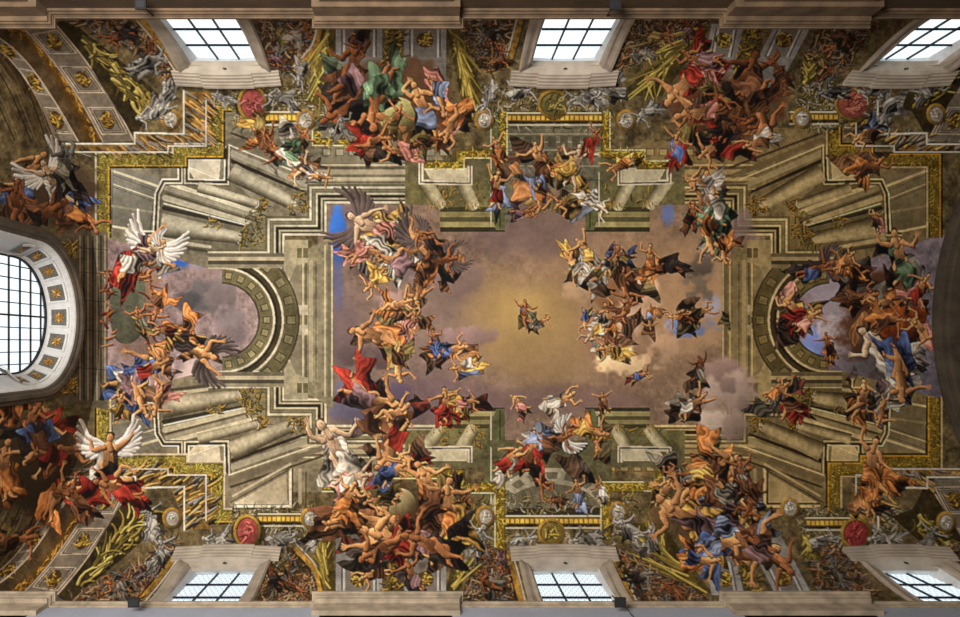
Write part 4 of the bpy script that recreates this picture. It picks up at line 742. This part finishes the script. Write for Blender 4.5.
LO, HI = -(W0+CAMY)*FPX/(HC-.1), (W0-CAMY)*FPX/(HC-.1)
for q in np.arange(LO, HI+.01, .78):
    t = q/FPX                                             # (y-CAMY)/H = t ; y = CAMY + tH
    yH = lambda H: CAMY+t*H
    sgn = 1 if t > 0 else -1; Hw = (sgn*W0-CAMY)/t if abs(t) > 1e-6 else 1e9
    if Hw <= H0 and Hw > 0: rows.append((sgn*W0, Hw)); continue
    A = 1+t*t; B = 2*(CAMY*t-H0); C_ = CAMY*CAMY+H0*H0-R0*R0; H = (-B+math.sqrt(B*B-4*A*C_))/(2*A); rows.append((CAMY+t*H, H))
rows = np.array(rows); xs = np.arange(XW-.01, XE+.12, .028)
V = np.zeros((len(rows), len(xs), 3)); V[..., 0] = xs[None, :]; V[..., 1] = rows[:, 0:1]; V[..., 2] = rows[:, 1:2]+ZC
fc = (xs[:-1]+xs[1:])/2; hc = (rows[:-1, 1]+rows[1:, 1])/2
hole = np.zeros((len(hc), len(fc)), bool)
for w in WIN_X[:3]: hole |= (np.abs(fc-w)[None, :] < 1.33) & (hc[:, None] < 21.80)
painted_surface(V, V.shape[:2], ~hole, root)
# end wall with its own fresco
root = empty('wall_fresco', (XW, 0, ZC+HC)); root.location = (0, 0, 0); put(root, label='dark fresco of draped figures around the big arched window on the left wall', category='fresco')
ys = np.arange(-7.98, 7.99, .028); zs = np.arange(HC-1.2, 27.0, .030); V = np.zeros((len(zs), len(ys), 3)); V[..., 0] = XW; V[..., 1] = ys[None, :]; V[..., 2] = zs[:, None]+ZC
yc = (ys[:-1]+ys[1:])/2; zc = (zs[:-1]+zs[1:])/2; WY, WH, WR = -.08, 22.68, 2.33
keep = (yc[None, :]**2+(np.maximum(zc, H0)[:, None]-H0)**2 < (R0+.04)**2)
keep &= ~(((yc[None, :]-WY)**2+(np.maximum(zc, WH)[:, None]-WH)**2 < (WR+.05)**2))
painted_surface(V[:, ::-1], V.shape[:2], keep[:, ::-1], root, WROCK)
b = MB(); b.box(-14.1, XW-.02, -7.56, 7.48, 0, ZC+HC-1.2)
put(b.build('wall_west', M['plaster']), kind='structure', label='left end wall below the arched window')
# backing of the end wall: two cheeks and a head around the window
b = MB(); k = [(WR+.06)*1.0]
arc = [(WY-k[0]*math.cos(a), WH+k[0]*math.sin(a)) for a in np.linspace(0, math.pi, 25)]; inner = [(WY-k[0], HC-1.2)]+arc+[(WY+k[0], HC-1.2)]
outer = [(-8.1, HC-1.2)]+[(-8.1*math.cos(a), H0+8.1*math.sin(a)) for a in np.linspace(0, math.pi, 25)]+[(8.1, HC-1.2)]
for x0 in (XW-.03,): b.loft([[(x0, y, h+ZC) for y, h in inner], [(x0, y, h+ZC) for y, h in outer]]); b.loft([[(x0-.5, y, h+ZC) for y, h in inner], [(x0-.5, y, h+ZC) for y, h in outer]])
b.build('backing', M['plaster'], bpy.data.objects['wall_west'])

# ---------------------------------------------------------------- side windows
TOPK = [(8.03, 21.95, .97, .10), (7.68, 21.57, 1.02, .10), (7.64, 21.55, 1.05, .1), (7.60, 21.60, 1.09, .1), (7.56, 21.60, 1.11, .1), (7.52, 21.68, 1.17, .1), (7.52, 21.70, 1.19, .1), (7.47, 21.72, 1.27, .1), (7.44, 21.75, 1.30, .1), (7.40, 21.80, 1.38, .1), (7.44, 21.86, 1.42, .1)]
DEP = [None, None, -.02, -.05, -.05, -.02, -.02, -.05, -.07, -.07, -.01]
def uloop(wt, ht, hw, rise, xc, s, dep, lo=HC+.02):
    P = []
    def w_of(h):
        q = max(0, (h-lo)/(ht-lo))**4
        return (8.03 if wt > 7.9 else 7.88-.22*q) if dep is None else (vault_w(h)+dep)*(1-q)+wt*q
    for h in np.linspace(lo, ht, 9)[:-1]: P.append((xc-hw, s*w_of(h), h+ZC))
    for u in np.linspace(-1, 1, 15): h = ht+rise*(1-u*u); P.append((xc+hw*u, s*wt, h+ZC))
    for h in np.linspace(ht, lo, 9)[1:]: P.append((xc+hw, s*w_of(h), h+ZC))
    return P
def side_window(n, xc, s, label, leaded):
    r = empty('window_%d' % n, (0, 0, 0)); put(r, kind='structure', label=label)
    ws = DEP
    L = [uloop(*k, xc, s, w) for k, w in zip(TOPK, ws)]
    a = MB(); a.loft(L[:2]); a.build('reveal', M['reveal'], r)
    a = MB(); a.loft(L[1:]); back = [(x, s*(abs(y)+.35), z) for x, y, z in L[-1]]; a.loft([L[-1], back]); a.build('frame', M['surround'], r)
    # hood: a swept cornice with broken ends and a raised middle block
    def hood(x0, x1, d, nm):
        a = MB(); loops = []
        for u in np.linspace(x0, x1, 17):
            h = .08*(1-(u/1.75)**2); sec = [(.35, 21.58), (.04, 21.58), (-.02-d, 21.60), (-.03-d, 21.66), (-.06-d, 21.67), (-.06-d, 21.75), (-.09-d, 21.77), (-.09-d, 21.85), (-.12-d, 21.87), (-.12-d, 21.94), (-.14-d, 21.96), (-.14-d, 22.02), (-.05, 22.10), (.35, 22.10)]
            loops.append([(xc+u, s*(vault_w(hh)+w-h*.5), ZC+hh+h-.04) for w, hh in sec])
        a.loft(loops, True, True); return a.build(nm, M['surround'], r)
    hood(-1.64, 1.64, 0, 'hood'); hood(-.8, .8, .035, 'hood_block')
    lo = HC-.1; a = MB(); w = 7.97; top = 21.95
    for x in (-.33, .33): a.box(xc+x-.022, xc+x+.022, *sorted((s*w, s*(w+.05))), ZC+lo, ZC+top+.09)
    for h in (20.98, 19.92, 18.85): a.box(xc-.97, xc+.97, *sorted((s*w, s*(w+.05))), ZC+h-.025, ZC+h+.025)
    a.build('sash_bars', M['iron'], r)
    a = MB(); P = [(xc+x, s*8.02, ZC+h) for x, h in [(-.98, lo), (.98, lo)]+[(.98*u, top+.10*(1-u*u)) for u in np.linspace(1, -1, 11)]]; a.add(P, [tuple(range(len(P)))]); a.build('glass', M['leaded' if leaded else 'glass'], r)
    a = MB(); a.tube([(xc, s*7.56, ZC+21.72), (xc, s*7.52, ZC+21.58)], .02); a.tube([(xc+.05*math.cos(t), s*7.52, ZC+21.54+.05*math.sin(t)) for t in np.linspace(0, 6.3, 11)], .012, 6); a.build('hook', M['iron'], r)
for n, (i, s) in enumerate([(0, -1), (1, -1), (2, -1), (0, 1), (1, 1), (2, 1)]):
    side_window(n+1, WIN_X[i], s, '%s window in a moulded stucco surround on the %s side of the vault' % (['left', 'middle', 'right'][i], 'upper' if s < 0 else 'lower'), s > 0)

# ---------------------------------------------------------------- big arched window in the end wall
r = empty('window_7'); put(r, kind='structure', label='large round-headed window with coffered white reveal on the left end wall')
def arch(x, rad, ch, lo=HC-1.2, k=33): return [(x, WY-rad, lo+ZC)]+[(x, WY-rad*math.cos(a), ch+rad*math.sin(a)+ZC) for a in np.linspace(0, math.pi, k)]+[(x, WY+rad, lo+ZC)]
GX, GR_, GH = -13.54, 1.92, 22.98
a = MB(); a.loft([arch(GX-.05, GR_, GH), arch(GX+.08, GR_, GH), arch(GX+.10, GR_+.05, GH-.03), arch(XW-.10, WR-.06, WH), arch(XW+.0, WR, WH), arch(XW+.03, WR+.05, WH)]); a.build('reveal', M['reveal'], r, False)
a = MB(); st = [arch(XW+.02, WR+.04, WH), arch(XW+.10, WR+.07, WH), arch(XW+.12, WR+.14, WH), arch(XW+.20, WR+.17, WH), arch(XW+.22, WR+.28, WH), arch(XW+.12, WR+.31, WH), arch(XW+.12, WR+.42, WH), arch(XW+.02, WR+.46, WH), arch(XW-.01, WR+.47, WH)]
a.loft(st); a.build('frame', M['dark'], r)
def rev(t, u, off):        # point on the reveal: t = angle, u = 0 at the glass .. 1 at the wall
    x = (GX+.10)*(1-u)+(XW-.10)*u; rad = (GR_+.05)*(1-u)+(WR-.06)*u-off; ch = (GH-.03)*(1-u)+WH*u
    return (x, WY-rad*math.cos(t), ch+rad*math.sin(t)+ZC)
for i in range(-1, 10):
    t0 = math.radians(-12+i*24-9.5+6); t1 = t0+math.radians(19)
    if t0 < math.radians(-20): continue
    fr = MB()
    for (u0, u1, s0, s1) in ((.08, .92, 0, .09), (.08, .92, .91, 1), (.08, .17, .09, .91), (.83, .92, .09, .91)):
        A = [rev(t0+(t1-t0)*q, u0, .05) for q in np.linspace(s0, s1, 5)]; B = [rev(t0+(t1-t0)*q, u1, .05) for q in np.linspace(s0, s1, 5)]
        A2 = [rev(t0+(t1-t0)*q, u0, -.01) for q in np.linspace(s0, s1, 5)]; B2 = [rev(t0+(t1-t0)*q, u1, -.01) for q in np.linspace(s0, s1, 5)]; fr.loft([A2, A, B, B2])
    c = fr.build('coffer_frame', M['reveal'], r)
    g = MB(); A = [rev(t0+(t1-t0)*q, .17, .012) for q in (.09, .5, .91)]; B = [rev(t0+(t1-t0)*q, .83, .012) for q in (.09, .5, .91)]; g.loft([A, B]); g.build('coffer_ground', M['wood'], c)
    g = MB(); ct = np.array(rev((t0+t1)/2, .5, .03)); du = np.array(rev((t0+t1)/2, .6, .03))-ct; du /= np.linalg.norm(du); dt = np.array(rev((t0+t1)/2+.02, .5, .03))-ct; dt /= np.linalg.norm(dt); nn = np.array(rev((t0+t1)/2, .5, .1))-ct; nn /= np.linalg.norm(nn)
    for k in range(8):
        al = k*math.pi/4; d = du*math.cos(al)+dt*math.sin(al); q = np.cross(nn, d)
        g.add([ct, ct+d*.09+q*.05+nn*.03, ct+d*.21+nn*.01, ct+d*.09-q*.05+nn*.03], [(0, 1, 2, 3)])
    g.tube([ct, ct+nn*.05], .035, 8); g.build('rosette', M['gold'], c)
a = MB(); bx = GX+.02
for y in np.arange(-1.6, 1.7, .4): h = GH+math.sqrt(max(0, GR_**2-y*y)); wv = .03 if abs(y) < .3 else .016; a.box(bx, bx+.05, WY+y-wv, WY+y+wv, ZC+HC-1.2, ZC+h)
for h in np.arange(HC-.9, GH+GR_-.1, .62):
    hwid = GR_ if h < GH else math.sqrt(max(.01, GR_**2-(h-GH)**2)); a.box(bx, bx+.05, WY-hwid, WY+hwid, ZC+h-.02, ZC+h+.02)
a.loft([arch(bx-.01, GR_, GH), arch(bx+.06, GR_, GH), arch(bx+.06, GR_-.06, GH), arch(bx-.01, GR_-.06, GH)]); a.build('sash_bars', M['iron'], r)
a = MB(); P = arch(GX, GR_+.01, GH); a.add(P, [tuple(range(len(P)))]); a.build('glass', M['glass'], r)

# ---------------------------------------------------------------- cornices along both long walls, with projecting blocks over the pilasters
PRJ = .255
def cornice_profile(p): # (distance from axis, height above camera)
    base = [(7.95, 18.12), (7.43, 18.09), (7.42, 18.06), (7.42, 18.0), (7.455, 18.0), (7.46, 17.975), (7.475, 17.975), (7.48, 17.90), (7.50, 17.87), (7.515, 17.87), (7.52, 17.80), (7.62, 17.80)]
    return [(w-(p if w < 7.6 else 0), h) for w, h in base]
SEG = [(-14.0, -9.53, 1), (-9.53, -3.0, 0), (-3.0, .84, 1), (.84, 7.37, 0), (7.37, 11.2, 1), (11.2, 17.74, 0), (17.74, 21.6, 1)]
def cornice(s, name, label, m):
    root = empty(name); put(root, kind='structure', label=label)
    for x0, x1, pr in SEG:
        a = MB()
        if pr: # block: mitred returns on both sides
            pr0 = cornice_profile(0); p1 = cornice_profile(PRJ); loops = []
            def ring(inset, off): return None
            L = []
            for (w0, h), (w1, _) in zip(pr0, p1):
                d = (7.42-w0) if w0 < 7.6 else -.3; L.append([(x0-d, s*w0, h+ZC), (x0-d, s*w1, h+ZC), (x1+d, s*w1, h+ZC), (x1+d, s*w0, h+ZC)])
            a.loft(L); a.box(x0+.1, x1-.1, *sorted((s*(7.40-.02), s*7.6)), ZC+17.3, ZC+17.85)
            a.box(x0+.3, x1-.3, *sorted((s*7.5, s*7.6)), ZC+17.0, ZC+17.3)
            a.build('projecting_block', m, root)
        else:
            P = cornice_profile(0); a.loft([[(x0-.3, s*w, h+ZC) for w, h in P], [(x1+.3, s*w, h+ZC) for w, h in P]]); a.build('cornice_run', m, root)
cornice(-1, 'trim_1', 'brown moulded cornice along the top edge', M['stone_shaded']); cornice(1, 'trim_2', 'pale moulded cornice along the bottom edge', M['stone'])
# transverse arch at the right end
a = MB(); pr = [(0, 0.02), (0, -.12), (.14, -.16), (.18, -.26), (.34, -.28), (.38, -.40), (.80, -.42), (.84, -.34), (1.1, -.33), (1.14, -.42), (1.5, -.40), (1.9, -.40), (1.95, .02)]
loops = []
for dx, dr in pr:
    R = R0+dr; loops.append([(XE+dx, -(W0+dr), ZC+HC-.1)]+[(XE+dx, -R*math.cos(t), H0+R*math.sin(t)+ZC) for t in np.linspace(0, math.pi, 61)]+[(XE+dx, W0+dr, ZC+HC-.1)])
a.loft(loops); put(a.build('trim_3', M['dark'], smooth=False), kind='structure', label='dark moulded transverse arch at the right edge')

# ---------------------------------------------------------------- floodlights clipped to the cornices
def floodlight(x, s, w, h, label, cable):
    r = empty('floodlight', (x, s*w, h+ZC)); put(r, label=label, category='floodlight', group='black floodlights on the cornices')
    a = MB(); a.loft([[(-.13, -.02, -.12), (.13, -.02, -.12), (.13, -.02, .12), (-.13, -.02, .12)]], True)
    a = MB(); a.box(-.135, .135, -.12, .12, -.05, .0); a.box(-.11, .11, -.10, .10, 0, .03)
    for k in range(7): a.box(-.10+k*.032, -.09+k*.032, -.10, .10, .03, .07)
    o = a.build('housing', M['black'], r)
    a = MB(); a.box(-.095, .095, -.08, .08, -.056, -.050); a.build('lens', M['lens'], o)
    a = MB(); a.tube([(-.15, 0, -.02), (-.15, s*.02, .14), (.15, s*.02, .14), (.15, 0, -.02)], .012, 6); a.tube([(0, s*.02, .14), (0, s*.10, HC-h)], .018, 8); a.build('bracket', M['black'], r)
    if cable:
        a = MB(); a.tube([(.08, s*.0, .02), (.14, s*.12, -.1), (.20, s*.20, -.30), (.28, s*.22, -.8), (.30, s*.22, -3)], .012, 6); a.build('cable', M['black'], r)
M['lens'] = material('smoked_lens', (18, 20, 22), .6, bump=0)
floodlight(-7.02, -1, 7.37, 17.2, 'black floodlight on the top cornice near the upper left window', 0); floodlight(4.49, -1, 7.37, 17.2, 'black floodlight on the top cornice near the upper middle window', 0)
floodlight(-7.23, 1, 7.17, 17.3, 'black floodlight on the bottom cornice left of the lower left window', 0); floodlight(4.64, 1, 7.17, 17.3, 'black floodlight with a hanging cable beside the lower middle window', 1)
